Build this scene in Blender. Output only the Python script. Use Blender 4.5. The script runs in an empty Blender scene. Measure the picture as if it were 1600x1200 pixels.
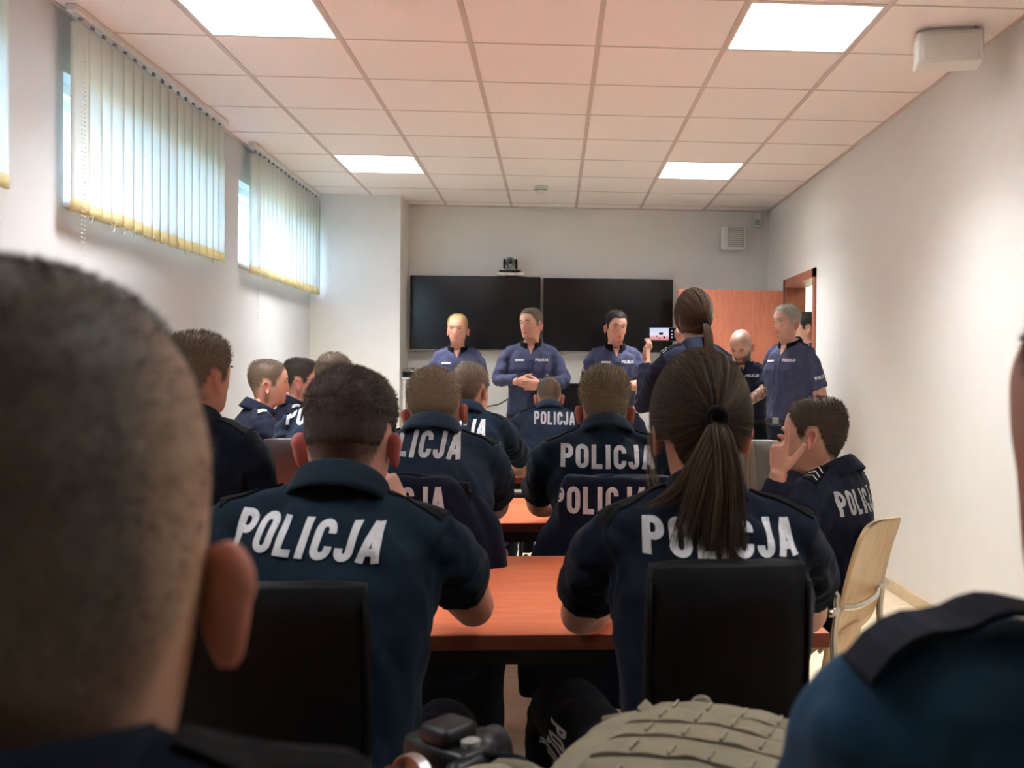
import bpy, bmesh, math, random
import numpy as np
from mathutils import Vector, Matrix
from mathutils.bvhtree import BVHTree

scene = bpy.context.scene
COL = scene.collection
PI = math.pi

# ------------------------------------------------------------------ camera
CAM_Z = 1.28
def _rot(y, p, r):
    cy, sy, cp, sp, cr, sr = math.cos(y), math.sin(y), math.cos(p), math.sin(p), math.cos(r), math.sin(r)
    Y = np.array([[cy, -sy, 0], [sy, cy, 0], [0, 0, 1]]); P = np.array([[1, 0, 0], [0, cp, -sp], [0, sp, cp]])
    R = np.array([[cr, 0, sr], [0, 1, 0], [-sr, 0, cr]])
    return Y @ P @ R
_M = _rot(-.0568, -.0099, -.008)
cd = bpy.data.cameras.new('camera'); cam = bpy.data.objects.new('camera', cd); COL.objects.link(cam)
cam.matrix_world = Matrix(((_M[0,0], _M[0,2], -_M[0,1], 0), (_M[1,0], _M[1,2], -_M[1,1], 0), (_M[2,0], _M[2,2], -_M[2,1], CAM_Z), (0, 0, 0, 1)))
cd.sensor_width = 36; cd.lens = 1490 / 1600 * 36; cd.shift_x = -150 / 1600
cd.clip_start = .02
cd.dof.use_dof = True; cd.dof.focus_distance = 3.6; cd.dof.aperture_fstop = 6.5
scene.camera = cam

# ------------------------------------------------------------------ world and exposure
W = bpy.data.worlds.new('world'); scene.world = W; W.use_nodes = True
bg = W.node_tree.nodes['Background']; bg.inputs[0].default_value = (.50, .69, 1, 1); bg.inputs[1].default_value = 11.0
vs = scene.view_settings
vs.view_transform = 'Standard'; vs.look = 'None'; vs.gamma = 1; vs.use_curve_mapping = False; vs.exposure = 1.12
LIGHT = 62.0      # strength of the ceiling panels

# ------------------------------------------------------------------ materials
def nt(m):
    m.use_nodes = True; n = m.node_tree; return n, n.nodes, n.links
def mat(name, col, rough=.6, metal=0, noise=0, nscale=40, bump=0, bscale=200, emit=None, estr=0, sheen=0, coords='Object', stretch=None, spec=None, coat=0):
    m = bpy.data.materials.new(name); t, N, L = nt(m); b = N['Principled BSDF']
    b.inputs['Base Color'].default_value = (*col, 1); b.inputs['Roughness'].default_value = rough; b.inputs['Metallic'].default_value = metal
    if spec is not None: b.inputs['Specular IOR Level'].default_value = spec
    if sheen: b.inputs['Sheen Weight'].default_value = sheen; b.inputs['Sheen Roughness'].default_value = .5
    if coat: b.inputs['Coat Weight'].default_value = coat
    if emit: b.inputs['Emission Color'].default_value = (*emit, 1); b.inputs['Emission Strength'].default_value = estr
    if noise or bump:
        tc = N.new('ShaderNodeTexCoord'); mp = N.new('ShaderNodeMapping'); L.new(tc.outputs[coords], mp.inputs[0])
        if stretch: mp.inputs['Scale'].default_value = stretch
    if noise:
        x = N.new('ShaderNodeTexNoise'); x.inputs['Scale'].default_value = nscale; x.inputs['Detail'].default_value = 5; L.new(mp.outputs[0], x.inputs[0])
        r = N.new('ShaderNodeMapRange'); r.inputs['From Min'].default_value = .25; r.inputs['From Max'].default_value = .75
        r.inputs['To Min'].default_value = 1 - noise; r.inputs['To Max'].default_value = 1 + noise; L.new(x.outputs[0], r.inputs[0])
        h = N.new('ShaderNodeMix'); h.data_type = 'RGBA'; h.blend_type = 'MULTIPLY'; h.inputs[0].default_value = 1
        h.inputs[6].default_value = (*col, 1); L.new(r.outputs[0], h.inputs[7]); L.new(h.outputs[2], b.inputs['Base Color'])
    if bump:
        x = N.new('ShaderNodeTexNoise'); x.inputs['Scale'].default_value = bscale; x.inputs['Detail'].default_value = 3; L.new(mp.outputs[0], x.inputs[0])
        u = N.new('ShaderNodeBump'); u.inputs['Strength'].default_value = bump; u.inputs['Distance'].default_value = .002
        L.new(x.outputs[0], u.inputs['Height']); L.new(u.outputs[0], b.inputs['Normal'])
    return m
def wood_mat(name, c1, c2, rough, scale, stretch, coat=0):
    m = bpy.data.materials.new(name); t, N, L = nt(m); b = N['Principled BSDF']; b.inputs['Roughness'].default_value = rough
    if coat: b.inputs['Coat Weight'].default_value = coat; b.inputs['Coat Roughness'].default_value = .25
    tc = N.new('ShaderNodeTexCoord'); mp = N.new('ShaderNodeMapping'); mp.inputs['Scale'].default_value = stretch; L.new(tc.outputs['Object'], mp.inputs[0])
    x = N.new('ShaderNodeTexNoise'); x.inputs['Scale'].default_value = scale; x.inputs['Detail'].default_value = 8; x.inputs['Roughness'].default_value = .6; x.inputs['Distortion'].default_value = .6
    L.new(mp.outputs[0], x.inputs[0])
    r = N.new('ShaderNodeValToRGB'); r.color_ramp.elements[0].color = (*c1, 1); r.color_ramp.elements[1].color = (*c2, 1)
    r.color_ramp.elements[0].position = .3; r.color_ramp.elements[1].position = .7
    L.new(x.outputs[0], r.inputs[0]); L.new(r.outputs[0], b.inputs['Base Color'])
    return m
M = {}
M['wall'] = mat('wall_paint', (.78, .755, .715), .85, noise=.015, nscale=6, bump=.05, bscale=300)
M['wall_shaded'] = mat('wall_paint_shade_tinted', (.60, .605, .605), .85, noise=.015, nscale=6, bump=.05, bscale=300)  # wall paint darkened and cooled to put this side's dimmer light into the colour
M['ceil_panel'] = mat('ceiling_mineral_panel', (.94, .86, .825), .95, noise=.06, nscale=260, bump=.5, bscale=420)
M['tee'] = mat('ceiling_tee_enamel', (.62, .51, .47), .6)
M['floor'] = mat('floor_tile', (.74, .61, .43), .35, noise=.08, nscale=9, bump=.05)
M['grout'] = mat('grout', (.27, .20, .14), .9)
M['base'] = mat('baseboard_tile', (.66, .50, .31), .35, noise=.06, nscale=12)
M['cherry'] = wood_mat('cherry_laminate', (.68, .150, .060), (.86, .245, .110), .38, 5, (1.2, 14, 14))
M['cherry_edge'] = wood_mat('cherry_edge_band', (.16, .035, .018), (.22, .055, .027), .4, 5, (1.5, 10, 10))
M['door'] = wood_mat('door_cherry_veneer', (.40, .115, .062), (.52, .175, .100), .45, 6, (14, 14, .9))
M['door_frame'] = wood_mat('door_frame_veneer', (.25, .075, .042), (.34, .115, .065), .45, 6, (14, 14, 1))
M['ply'] = wood_mat('beech_plywood', (.62, .40, .19), (.74, .51, .27), .4, 4, (9, 9, 1.2), coat=.2)
M['ply_edge'] = mat('plywood_edge', (.40, .24, .12), .6)
M['leather'] = mat('black_leather', (.0016, .0016, .0022), .6, bump=.25, bscale=500, spec=.12)
M['leather_brown'] = mat('dark_brown_leather', (.030, .012, .011), .45, bump=.2, bscale=500)
M['grey_mesh'] = mat('grey_chair_fabric', (.17, .165, .15), .9, bump=.5, bscale=900)
M['chrome'] = mat('chrome', (.62, .58, .52), .22, 1)
M['black_metal'] = mat('black_metal', (.012, .012, .013), .4)
M['black'] = mat('black_plastic', (.004, .004, .005), .45, spec=.3)
M['screen'] = mat('dark_screen_glass', (.006, .006, .008), .16)
M['grey_plastic'] = mat('grey_plastic', (.22, .22, .21), .45)
M['white_plastic'] = mat('white_plastic', (.74, .72, .67), .45)
M['grille'] = mat('speaker_grille', (.30, .30, .27), .7)
M['white_frame'] = mat('white_window_frame', (.80, .82, .82), .4)
M['silver'] = mat('silver_thread', (.72, .72, .74), .5)
M['letter'] = mat('reflective_grey_print', (.46, .46, .48), .55, noise=.12, nscale=60)
M['olive'] = mat('olive_nylon', (.165, .138, .090), .9, noise=.14, nscale=25, bump=.5, bscale=900)
M['olive_dark'] = mat('olive_webbing', (.13, .11, .07), .9, bump=.5, bscale=900)
M['gold_strip'] = mat('light_zip_tape', (.20, .17, .11), .8)
M['brass'] = mat('brushed_metal', (.42, .40, .37), .4, 1)
M['corridor'] = mat('corridor_paint', (.66, .62, .42), .9)
M['cable'] = mat('black_cable', (.02, .02, .02), .5)
M['louver'] = mat('louver_aluminium', (.42, .42, .42), .5)
M['diffuser_dim'] = mat('lamp_diffuser_dimmed', (.9, .9, .9), .5, emit=(.95, .978, 1), estr=LIGHT * .48)
M['diffuser'] = mat('lamp_diffuser', (.9, .9, .9), .5, emit=(.95, .978, 1), estr=LIGHT)
def blind_mat(name, col, tr):
    m = bpy.data.materials.new(name); t, N, L = nt(m); N.remove(N['Principled BSDF']); out = N['Material Output']
    d = N.new('ShaderNodeBsdfDiffuse'); d.inputs[0].default_value = (*col, 1); s = N.new('ShaderNodeBsdfTranslucent'); s.inputs[0].default_value = (*tr, 1)
    x = N.new('ShaderNodeMixShader'); x.inputs[0].default_value = .48; L.new(d.outputs[0], x.inputs[1]); L.new(s.outputs[0], x.inputs[2]); L.new(x.outputs[0], out.inputs[0])
    tc = N.new('ShaderNodeTexCoord'); w = N.new('ShaderNodeTexNoise'); w.inputs['Scale'].default_value = 300; L.new(tc.outputs['Object'], w.inputs[0])
    u = N.new('ShaderNodeBump'); u.inputs['Strength'].default_value = .2; u.inputs['Distance'].default_value = .001; L.new(w.outputs[0], u.inputs['Height']); L.new(u.outputs[0], d.inputs['Normal'])
    return m
M['blind'] = blind_mat('blind_fabric', (.76, .73, .62), (.86, .86, .84))
M['blind_hem'] = blind_mat('blind_hem', (.88, .76, .50), (.84, .70, .42))
def glass_mat():
    m = bpy.data.materials.new('window_glass'); t, N, L = nt(m); N.remove(N['Principled BSDF']); out = N['Material Output']
    a = N.new('ShaderNodeBsdfTransparent'); a.inputs[0].default_value = (.86, .93, .96, 1); g = N.new('ShaderNodeBsdfGlossy'); g.inputs['Roughness'].default_value = .03
    x = N.new('ShaderNodeMixShader'); x.inputs[0].default_value = .06; L.new(a.outputs[0], x.inputs[1]); L.new(g.outputs[0], x.inputs[2]); L.new(x.outputs[0], out.inputs[0])
    return m
M['glass'] = glass_mat()
M['leaf'] = mat('outside_foliage', (.10, .20, .10), .8, noise=.4, nscale=12)
def cloth_mat(name, col, sheen=.25):
    return mat(name, col, .85, noise=.16, nscale=18, bump=.35, bscale=700, sheen=sheen * .12, spec=.12)
M['polo'] = cloth_mat('navy_polo_knit', (.0040, .0118, .023))
M['polo_b'] = cloth_mat('navy_polo_knit_faded', (.015, .027, .050))
M['polo_c'] = cloth_mat('deep_navy_polo_knit', (.0034, .0062, .015))
M['polo_blue'] = cloth_mat('blue_polo_knit', (.016, .050, .098))
M['uniform'] = cloth_mat('navy_uniform_shirt', (.052, .057, .108))
M['uniform_dk'] = cloth_mat('dark_navy_uniform_shirt', (.014, .017, .034))
M['jacket'] = cloth_mat('navy_jacket', (.006, .008, .020))
M['trousers'] = cloth_mat('black_navy_trousers', (.0035, .004, .007))
M['trousers_b'] = cloth_mat('navy_trousers', (.011, .013, .023))
M['black_cloth'] = cloth_mat('black_cloth', (.003, .003, .004))
M['shoe'] = mat('black_shoe', (.010, .010, .010), .35)
M['eye_white'] = mat('eye_white', (.42, .37, .33), .3)
M['iris'] = mat('iris', (.03, .025, .02), .2)
M['lens_glass'] = mat('camera_lens_glass', (.01, .01, .02), .05)

# ------------------------------------------------------------------ object helpers
def link(name, me, material=None, parent=None):
    o = bpy.data.objects.new(name, me); COL.objects.link(o)
    if material is not None and me is not None and not me.materials:
        for x in (material if isinstance(material, (list, tuple)) else [material]): me.materials.append(x)
    if parent: o.parent = parent
    return o
def tag(o, label=None, cat=None, group=None, kind=None):
    for k, v in (('label', label), ('category', cat), ('group', group), ('kind', kind)):
        if v: o[k] = v
    return o
def empty(name, loc=(0, 0, 0), rz=0):
    o = bpy.data.objects.new(name, None); COL.objects.link(o); o.location = loc; o.rotation_euler = (0, 0, rz); o.empty_display_size = .1
    return o
def meshd(name, v, f, smooth=True):
    me = bpy.data.meshes.new(name)
    v = np.asarray(v, float); me.from_pydata(v.tolist(), [], [list(map(int, x)) for x in f]); me.update()
    if smooth: me.polygons.foreach_set('use_smooth', [True] * len(me.polygons))
    return me
class MB:
    """collects pieces of one part"""
    def __init__(s): s.v = []; s.f = []; s.n = 0; s.m = []
    def add(s, v, f, mi=0):
        v = np.asarray(v, float); s.v.append(v); s.f += [[int(i) + s.n for i in q] for q in f]; s.m += [mi] * len(f); s.n += len(v); return s
    def box(s, lo, hi, mi=0, R=None, off=(0, 0, 0)):
        x0, y0, z0 = lo; x1, y1, z1 = hi
        v = np.array([(x, y, z) for z in (z0, z1) for y in (y0, y1) for x in (x0, x1)], float)
        if R is not None: v = v @ np.asarray(R).T
        v = v + np.array(off)
        return s.add(v, [(0, 2, 3, 1), (4, 5, 7, 6), (0, 1, 5, 4), (2, 6, 7, 3), (0, 4, 6, 2), (1, 3, 7, 5)], mi)
    def tube(s, pts, r, n=10, mi=0):
        v, f = tube(pts, r, n); return s.add(v, f, mi)
    def data(s, name, smooth=False):
        me = meshd(name, np.concatenate(s.v), s.f, smooth)
        if any(s.m): me.polygons.foreach_set('material_index', s.m)
        return me
    def build(s, name, material, parent=None, smooth=False):
        return link(name, s.data(name, smooth), material, parent)
def box(name, lo, hi, material, parent=None, bev=0, seg=2, smooth=None, R=None, off=(0, 0, 0)):
    m = MB().box(lo, hi, 0, R, off); me = m.data(name)
    if bev:
        b = bmesh.new(); b.from_mesh(me); bmesh.ops.bevel(b, geom=b.edges[:], offset=bev, segments=seg, affect='EDGES', profile=.5); b.to_mesh(me); b.free()
        if smooth is None: smooth = seg > 1
        if smooth:
            me.polygons.foreach_set('use_smooth', [True] * len(me.polygons))
    return link(name, me, material, parent)
def ang(o, deg=35):
    try: o.data.set_sharp_from_angle(angle=math.radians(deg))
    except Exception: pass
    return o
def unit(v):
    v = np.asarray(v, float); return v / max(np.linalg.norm(v), 1e-9)
def catmull(P, n):
    P = np.asarray(P, float); Q = np.vstack([2 * P[0] - P[1], P, 2 * P[-1] - P[-2]]); out = []
    for i in range(len(P) - 1):
        a, b, c, d = Q[i:i + 4]
        for t in np.linspace(0, 1, n, endpoint=False):
            out.append(.5 * ((2 * b) + (-a + c) * t + (2 * a - 5 * b + 4 * c - d) * t * t + (-a + 3 * b - 3 * c + d) * t ** 3))
    out.append(P[-1]); return np.array(out)
def loft(rings, cap=True):
    n = len(rings[0]); v = np.concatenate(rings); f = []
    for i in range(len(rings) - 1):
        for j in range(n):
            k = (j + 1) % n; f.append((i * n + j, i * n + k, (i + 1) * n + k, (i + 1) * n + j))
    if cap:
        v = np.vstack([v, rings[0].mean(0), rings[-1].mean(0)]); a = len(v) - 2; b = a + 1; e = (len(rings) - 1) * n
        for j in range(n):
            k = (j + 1) % n; f.append((a, k, j)); f.append((b, e + j, e + k))
    return v, f
def tube(pts, r, n=10, ry=None, up=None, cap=True):
    pts = np.asarray(pts, float); m = len(pts); r = np.full(m, r, float) if np.isscalar(r) else np.asarray(r, float)
    ry = r if ry is None else (np.full(m, ry, float) if np.isscalar(ry) else np.asarray(ry, float))
    T = np.gradient(pts, axis=0); T /= np.maximum(np.linalg.norm(T, axis=1, keepdims=True), 1e-9)
    u = np.asarray(up, float) if up is not None else (np.array([0, 0, 1.]) if abs(T[0][2]) < .9 else np.array([0, 1., 0]))
    a = np.linspace(0, 2 * PI, n, endpoint=False); rings = []
    for i in range(m):
        x = np.cross(T[i], u); x /= max(np.linalg.norm(x), 1e-9); y = np.cross(x, T[i])
        u = y if up is None else u
        rings.append(pts[i] + np.outer(np.cos(a) * r[i], x) + np.outer(np.sin(a) * ry[i], y))
    return loft(rings, cap)
def lathe(prof, n=24, axis='z', cap=True):
    a = np.linspace(0, 2 * PI, n, endpoint=False); rings = []
    for r, z in prof:
        q = np.stack([np.cos(a) * r, np.sin(a) * r, np.full(n, z)], 1)
        if axis == 'y': q = q[:, [0, 2, 1]] * np.array([1, -1, 1])
        if axis == 'x': q = q[:, [2, 1, 0]]
        rings.append(q)
    return loft(rings, cap)
def lathe_obj(name, prof, material, parent=None, n=24, axis='z', loc=(0, 0, 0)):
    v, f = lathe(prof, n, axis); o = link(name, meshd(name, v + np.array(loc), f), material, parent); return ang(o, 40)
def _h(a, seed):
    a = (a[..., 0] * 374761393 + a[..., 1] * 668265263 + a[..., 2] * 2147483647 + seed * 974634517) & 0xffffffff
    a = ((a ^ (a >> 13)) * 1274126177) & 0xffffffff
    return ((a ^ (a >> 16)) & 0xffff) / 32767.5 - 1
def vnoise(P, scale, seed=0):
    P = np.asarray(P, float) * scale; I = np.floor(P).astype(np.int64); F = P - I; F = F * F * (3 - 2 * F); r = 0
    for dx in (0, 1):
        for dy in (0, 1):
            for dz in (0, 1):
                w = (F[..., 0] if dx else 1 - F[..., 0]) * (F[..., 1] if dy else 1 - F[..., 1]) * (F[..., 2] if dz else 1 - F[..., 2])
                r = r + w * _h(I + np.array([dx, dy, dz]), seed)
    return r
def sstep(a, b, x):
    t = np.clip((x - a) / (b - a), 0, 1); return t * t * (3 - 2 * t)
def remesh(v, f, vox, it=6, fac=.5):
    me = meshd('tmp', v, f); o = bpy.data.objects.new('tmp', me); COL.objects.link(o)
    r = o.modifiers.new('r', 'REMESH'); r.mode = 'VOXEL'; r.voxel_size = vox
    if it: s = o.modifiers.new('s', 'SMOOTH'); s.factor = fac; s.iterations = it
    dg = bpy.context.evaluated_depsgraph_get(); dg.update(); e = o.evaluated_get(dg); m = e.to_mesh()
    V = np.empty(len(m.vertices) * 3); m.vertices.foreach_get('co', V); V = V.reshape(-1, 3)
    Nn = np.empty(len(m.vertices) * 3); m.vertices.foreach_get('normal', Nn); Nn = Nn.reshape(-1, 3)
    Fq = [tuple(p.vertices) for p in m.polygons]
    e.to_mesh_clear(); bpy.data.objects.remove(o); bpy.data.meshes.remove(me)
    return V, Fq, Nn
# ------------------------------------------------------------------ the room
XL, XR, YB, YF, ZC = -2.13, 2.02, 8.95, -2.66, 2.842
GX = [-1.604 + .6 * i for i in range(6)]            # main tees
GY = [4.537 + .6 * i for i in range(-5, 8)]
GX_EDGE = [XL] + GX + [XR]; GY_EDGE = GY + [YB]
LIGHT_CELLS = {(1, 4), (5, 4), (1, 9), (5, 9)}      # (column, row) of the luminaires in view
# ceiling: slab above, panels and tees hung below it
ceil = MB().box((XL - .3, YF - .3, ZC + .13), (XR + .3, YB + .3, ZC + .20)).box((XL, YF, ZC), (XR, GY[0], ZC + .031)).build('ceiling', M['ceil_panel']); tag(ceil, kind='structure')
pan_cache = {}
for i in range(len(GX_EDGE) - 1):
    for j in range(len(GY_EDGE) - 1):
        if (i, j) in LIGHT_CELLS: continue
        w = GX_EDGE[i + 1] - GX_EDGE[i]; d = GY_EDGE[j + 1] - GY_EDGE[j]; key = (round(w, 3), round(d, 3))
        if key not in pan_cache:
            p = box('ceiling_panel', (-w / 2 + .006, -d / 2 + .004, 0), (w / 2 - .006, d / 2 - .004, .018), M['ceil_panel'], None, .003, 1); pan_cache[key] = p.data
        else: p = link('ceiling_panel', pan_cache[key])
        p.parent = ceil; p.location = ((GX_EDGE[i] + GX_EDGE[i + 1]) / 2, (GY_EDGE[j] + GY_EDGE[j + 1]) / 2, ZC - .004)
for x in GX: box('ceiling_tee', (x - .012, GY[0], ZC - .007), (x + .012, YB, ZC + .01), M['tee'], ceil)
for y in GY[1:]: box('ceiling_cross_tee', (XL, y - .007, ZC - .0052), (XR, y + .007, ZC + .01), M['tee'], ceil)
for a, b in (((XL, GY[0], ZC - .012), (XL + .022, YB, ZC)), ((XR - .022, GY[0], ZC - .012), (XR, YB, ZC)), ((XL, YB - .022, ZC - .012), (XR, YB, ZC))):
    box('edge_trim', a, b, M['tee'], ceil)

# walls
WZ = (1.99, 2.575); WINS = [(1.62, 3.80), (4.27, 6.10), (6.57, 8.36)]
wl = MB(); ys = [YF] + [y for w in WINS for y in w] + [YB]
wl.box((XL - .32, YF, 0), (XL, YB, WZ[0])).box((XL - .32, YF, WZ[1]), (XL, YB, ZC + .13))
for a, b in zip(ys[0::2], ys[1::2]): wl.box((XL - .32, a, WZ[0]), (XL, b, WZ[1]))
tag(wl.build('wall_left', M['wall_shaded']), kind='structure')
DY = (7.34, 8.22); DZ = 2.05
wr = MB().box((XR, YF, 0), (XR + .16, DY[0] - .03, ZC + .13)).box((XR, DY[1] + .03, 0), (XR + .16, YB + .1, ZC + .13)).box((XR, DY[0] - .03, DZ + .03), (XR + .16, DY[1] + .03, ZC + .13))
tag(wr.build('wall_right', M['wall']), kind='structure')
tag(MB().box((XL - .3, YB, 0), (XR + .16, YB + .12, ZC + .13)).build('wall_back', M['wall']), kind='structure')
tag(MB().box((XL - .3, YF - .12, 0), (XR + .16, YF, ZC + .13)).build('wall_front', M['wall']), kind='structure')
tag(MB().box((XL, 8.46, 0), (-1.352, YB, ZC + .13)).build('wall_pillar', M['wall']), kind='structure')
# corridor beyond the door
cor = MB().box((3.45, 5.6, 0), (3.57, 10.2, 2.72)).box((XR + .16, 10.1, 0), (3.5, 10.2, 2.72)).box((XR + .16, 5.5, 0), (3.5, 5.6, 2.72)).box((XR + .16, 5.5, 2.7), (3.57, 10.2, 2.78))
tag(cor.build('wall_corridor', M['corridor']), kind='structure')
tag(MB().box((XR, 5.5, -.1), (3.57, 10.2, -.001)).build('floor_corridor', M['floor']), kind='structure')
cl = empty('corridor_lamp', (2.85, 7.6, 2.66)); tag(cl, 'flat ceiling lamp in the corridor beyond the doorway', 'lamp')
lathe_obj('lamp_base', [(.16, .04), (.17, .02), (.17, .01)], M['white_plastic'], cl)
lathe_obj('lamp_shade', [(.16, .01), (.15, -.02), (.10, -.035), (.02, -.04)], mat('corridor_lamp_glow', (.9, .9, .8), .5, emit=(1, .93, .72), estr=15), cl)
# floor with tiles
fl = MB().box((XL - .3, YF - .1, -.12), (XR + .16, YB + .12, -.006)).build('floor', M['grout']); tag(fl, kind='structure')
tw, td = .60, .306; tm = None; ec = {}
def tile(x0, x1, y0, y1):
    global tm
    k = (round(x1 - x0, 3), round(y1 - y0, 3))
    if k not in ec:
        o = box('tile', (-k[0] / 2, -k[1] / 2, -.012), (k[0] / 2, k[1] / 2, 0), M['floor'], None, .0015, 1); ec[k] = o.data
    else: o = link('tile', ec[k])
    o.parent = fl; o.location = ((x0 + x1) / 2, (y0 + y1) / 2, 0)
y = 1.57; r = 0
while y < YB:
    x = XL - (.3 if r % 2 else 0)
    while x < XR:
        a, b = max(x, XL), min(x + tw, XR)
        if b - a > .03: tile(a + .002, b - .002, y + .002, min(y + td, YB) - .002)
        x += tw
    y += td; r += 1
bigt = box('tile', (XL, YF, -.012), (XR, 1.568, 0), M['floor'], fl)
# tiled skirting
def skirting(name, fixed, a, b, side):
    m = MB(); bb = None
    root = MB().box(*(((fixed - .004, a, 0), (fixed + .004, b, .07)) if side in 'LR' else ((a, fixed - .004, 0), (b, fixed + .004, .07)))).build(name, M['grout']); tag(root, kind='structure')
    n = max(1, round((b - a) / .6)); s = (b - a) / n
    for i in range(n):
        p, q = a + i * s + .0015, a + (i + 1) * s - .0015
        if side == 'R': box('skirting_tile', (fixed - .012, p, 0), (fixed, q, .074), M['base'], root, .002, 1)
        elif side == 'L': box('skirting_tile', (fixed, p, 0), (fixed + .012, q, .074), M['base'], root, .002, 1)
        else: box('skirting_tile', (p, fixed - .012, 0), (q, fixed, .074), M['base'], root, .002, 1)
skirting('baseboard_right', XR, 1.6, DY[0] - .08, 'R'); skirting('baseboard_left', XL, 1.6, 8.45, 'L'); skirting('baseboard_back', YB, -1.35, XR, 'B')

# windows: frames, panes, sills, foliage outside
for n, (a, b) in enumerate(WINS):
    w = MB(); x0, x1 = XL - .13, XL - .08
    w.box((x0, a, WZ[0]), (x1, b, WZ[0] + .05)).box((x0, a, WZ[1] - .05), (x1, b, WZ[1])).box((x0, a, WZ[0]), (x1, a + .05, WZ[1])).box((x0, b - .05, WZ[0]), (x1, b, WZ[1])).box((x0, (a + b) / 2 - .04, WZ[0]), (x1, (a + b) / 2 + .04, WZ[1]))
    o = w.build('window_%d' % (n + 1), M['white_frame']); tag(o, kind='structure')
    for c, d in ((a + .05, (a + b) / 2 - .04), ((a + b) / 2 + .04, b - .05)):
        box('pane', (XL - .11, c, WZ[0] + .05), (XL - .102, d, WZ[1] - .05), M['glass'], o)
        box('sash_bead', (XL - .082, c, WZ[0] + .05), (XL - .074, d, WZ[0] + .066), M['white_frame'], o)
    box('window_sill', (XL - .12, a - .0, WZ[0] - .001), (XL + .03, b, WZ[0] + .018), M['white_frame'], o, .004, 1)
rng = np.random.default_rng(3)
for i, (yy, zz, label) in enumerate(((3.4, 2.75, 'dark green shrub outside the window nearest the camera'), (5.6, 2.85, 'dark green shrub outside the middle window behind the blind'), (8.2, 2.7, 'dark green shrub outside the far window near the pillar'))):
    m = MB()
    for k in range(160):
        c = np.array([XL - 1.5, yy, zz - .25]) + rng.normal(0, 1, 3) * [.22, .38, .24]; d = unit(rng.normal(0, 1, 3)); e = unit(np.cross(d, rng.normal(0, 1, 3)))
        L, w = rng.uniform(.07, .15), .02
        m.add([c - d * L, c + e * w, c + d * L, c - e * w], [(0, 1, 2, 3)])
    sh = empty('shrub', (0, 0, 0)); tag(sh, label, 'shrub', 'shrubs outside the windows')
    lf = m.build('foliage', M['leaf'], sh); lf['kind'] = 'stuff'
    s2 = MB().tube([(XL - 1.5, yy, 1.85), (XL - 1.5, yy + .03, 2.2), (XL - 1.48, yy - .03, zz - .1)], [.03, .025, .01], 7).build('stem', M['olive_dark'], sh, True)
gr = MB().box((XL - 4.5, YF, 1.7), (XL - .32, 10, 1.85)).build('ground_outside', mat('outside_lawn', (.12, .2, .07), .95, noise=.3, nscale=8)); tag(gr, kind='structure')

# ------------------------------------------------------------------ door leaf and frame
df = MB(); t = .07
df.box((XR - .014, DY[0] - t, 0), (XR + .17, DY[0], DZ + t)).box((XR - .014, DY[1], 0), (XR + .17, DY[1] + t, DZ + t)).box((XR - .014, DY[0] - t, DZ), (XR + .17, DY[1] + t, DZ + t))
tag(df.build('door_1', M['door_frame']), kind='structure')
leaf = empty('door_leaf', (XR - .03, 8.235, 0)); tag(leaf, 'cherry veneer door leaf swung open against the back wall', 'door')
box('leaf', (-.92, -.02, .012), (0, .02, 2.025), M['door'], leaf, .003, 1)
h = box('lock_plate', (-.875, -.026, .96), (-.835, -.0195, 1.18), M['chrome'], leaf, .002, 1)
v, f = tube([(-.855, -.022, 1.06), (-.855, -.06, 1.06), (-.84, -.068, 1.06), (-.73, -.068, 1.06)], .009, 10); link('door_handle', meshd('door_handle', v, f), M['chrome'], leaf)
for z in (.25, 1.78): lathe_obj('hinge', [(.009, z - .05), (.009, z + .05)], M['chrome'], leaf, 10, loc=(.004, 0, 0))

# ------------------------------------------------------------------ ceiling luminaires
def luminaire(cx, cy, label, louver=True):
    e = empty('ceiling_light', (cx, cy, ZC)); tag(e, label, 'ceiling light', 'recessed square ceiling lights')
    m = MB()
    for a, b in (((-.298, -.298), (.298, -.278)), ((-.298, .278), (.298, .298)), ((-.298, -.278), (-.278, .278)), ((.278, -.278), (.298, .278))): m.box((*a, -.006), (*b, .105))
    m.box((-.298, -.298, .105), (.298, .298, .11)); m.build('frame', M['white_plastic'], e)
    box('diffuser', (-.276, -.276, .088), (.276, .276, .096), M['diffuser' if louver else 'diffuser_dim'], e)
    mm = [None, None]
    for i in range(5):
        q = -.278 + .556 * (i + 1) / 6
        for ax in (0, 1):
            if mm[ax] is None:
                lo, hi = ((-.001, -.277, .004), (.001, .277, .080)) if ax == 0 else ((-.277, -.001, .004), (.277, .001, .080)); o = box('louver_blade', lo, hi, M['louver'], e); mm[ax] = o.data
            else: o = link('louver_blade', mm[ax], None, e)
            o.location = (q, 0, 0) if ax == 0 else (0, q, 0)
    return e
X1, X2 = -1.304, 1.096
luminaire(X1, 4.237, 'square recessed ceiling light nearest the first blind, cut by the top edge')
luminaire(X2, 4.237, 'large square ceiling light beside the right wall speaker')
luminaire(X1, 7.237, 'small distant square ceiling light near the far window blind')
luminaire(X2, 7.237, 'small distant square ceiling light above the open door')
for k, (yy, w) in enumerate([(1.237, 'overhead near the camera')]):
    for x, s in ((X1, 'window side'), (X2, 'door side')):
        o = luminaire(x, yy, 'square ceiling light %s, %s of the room' % (w, s), False); o.location.z = ZC - .112

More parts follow.
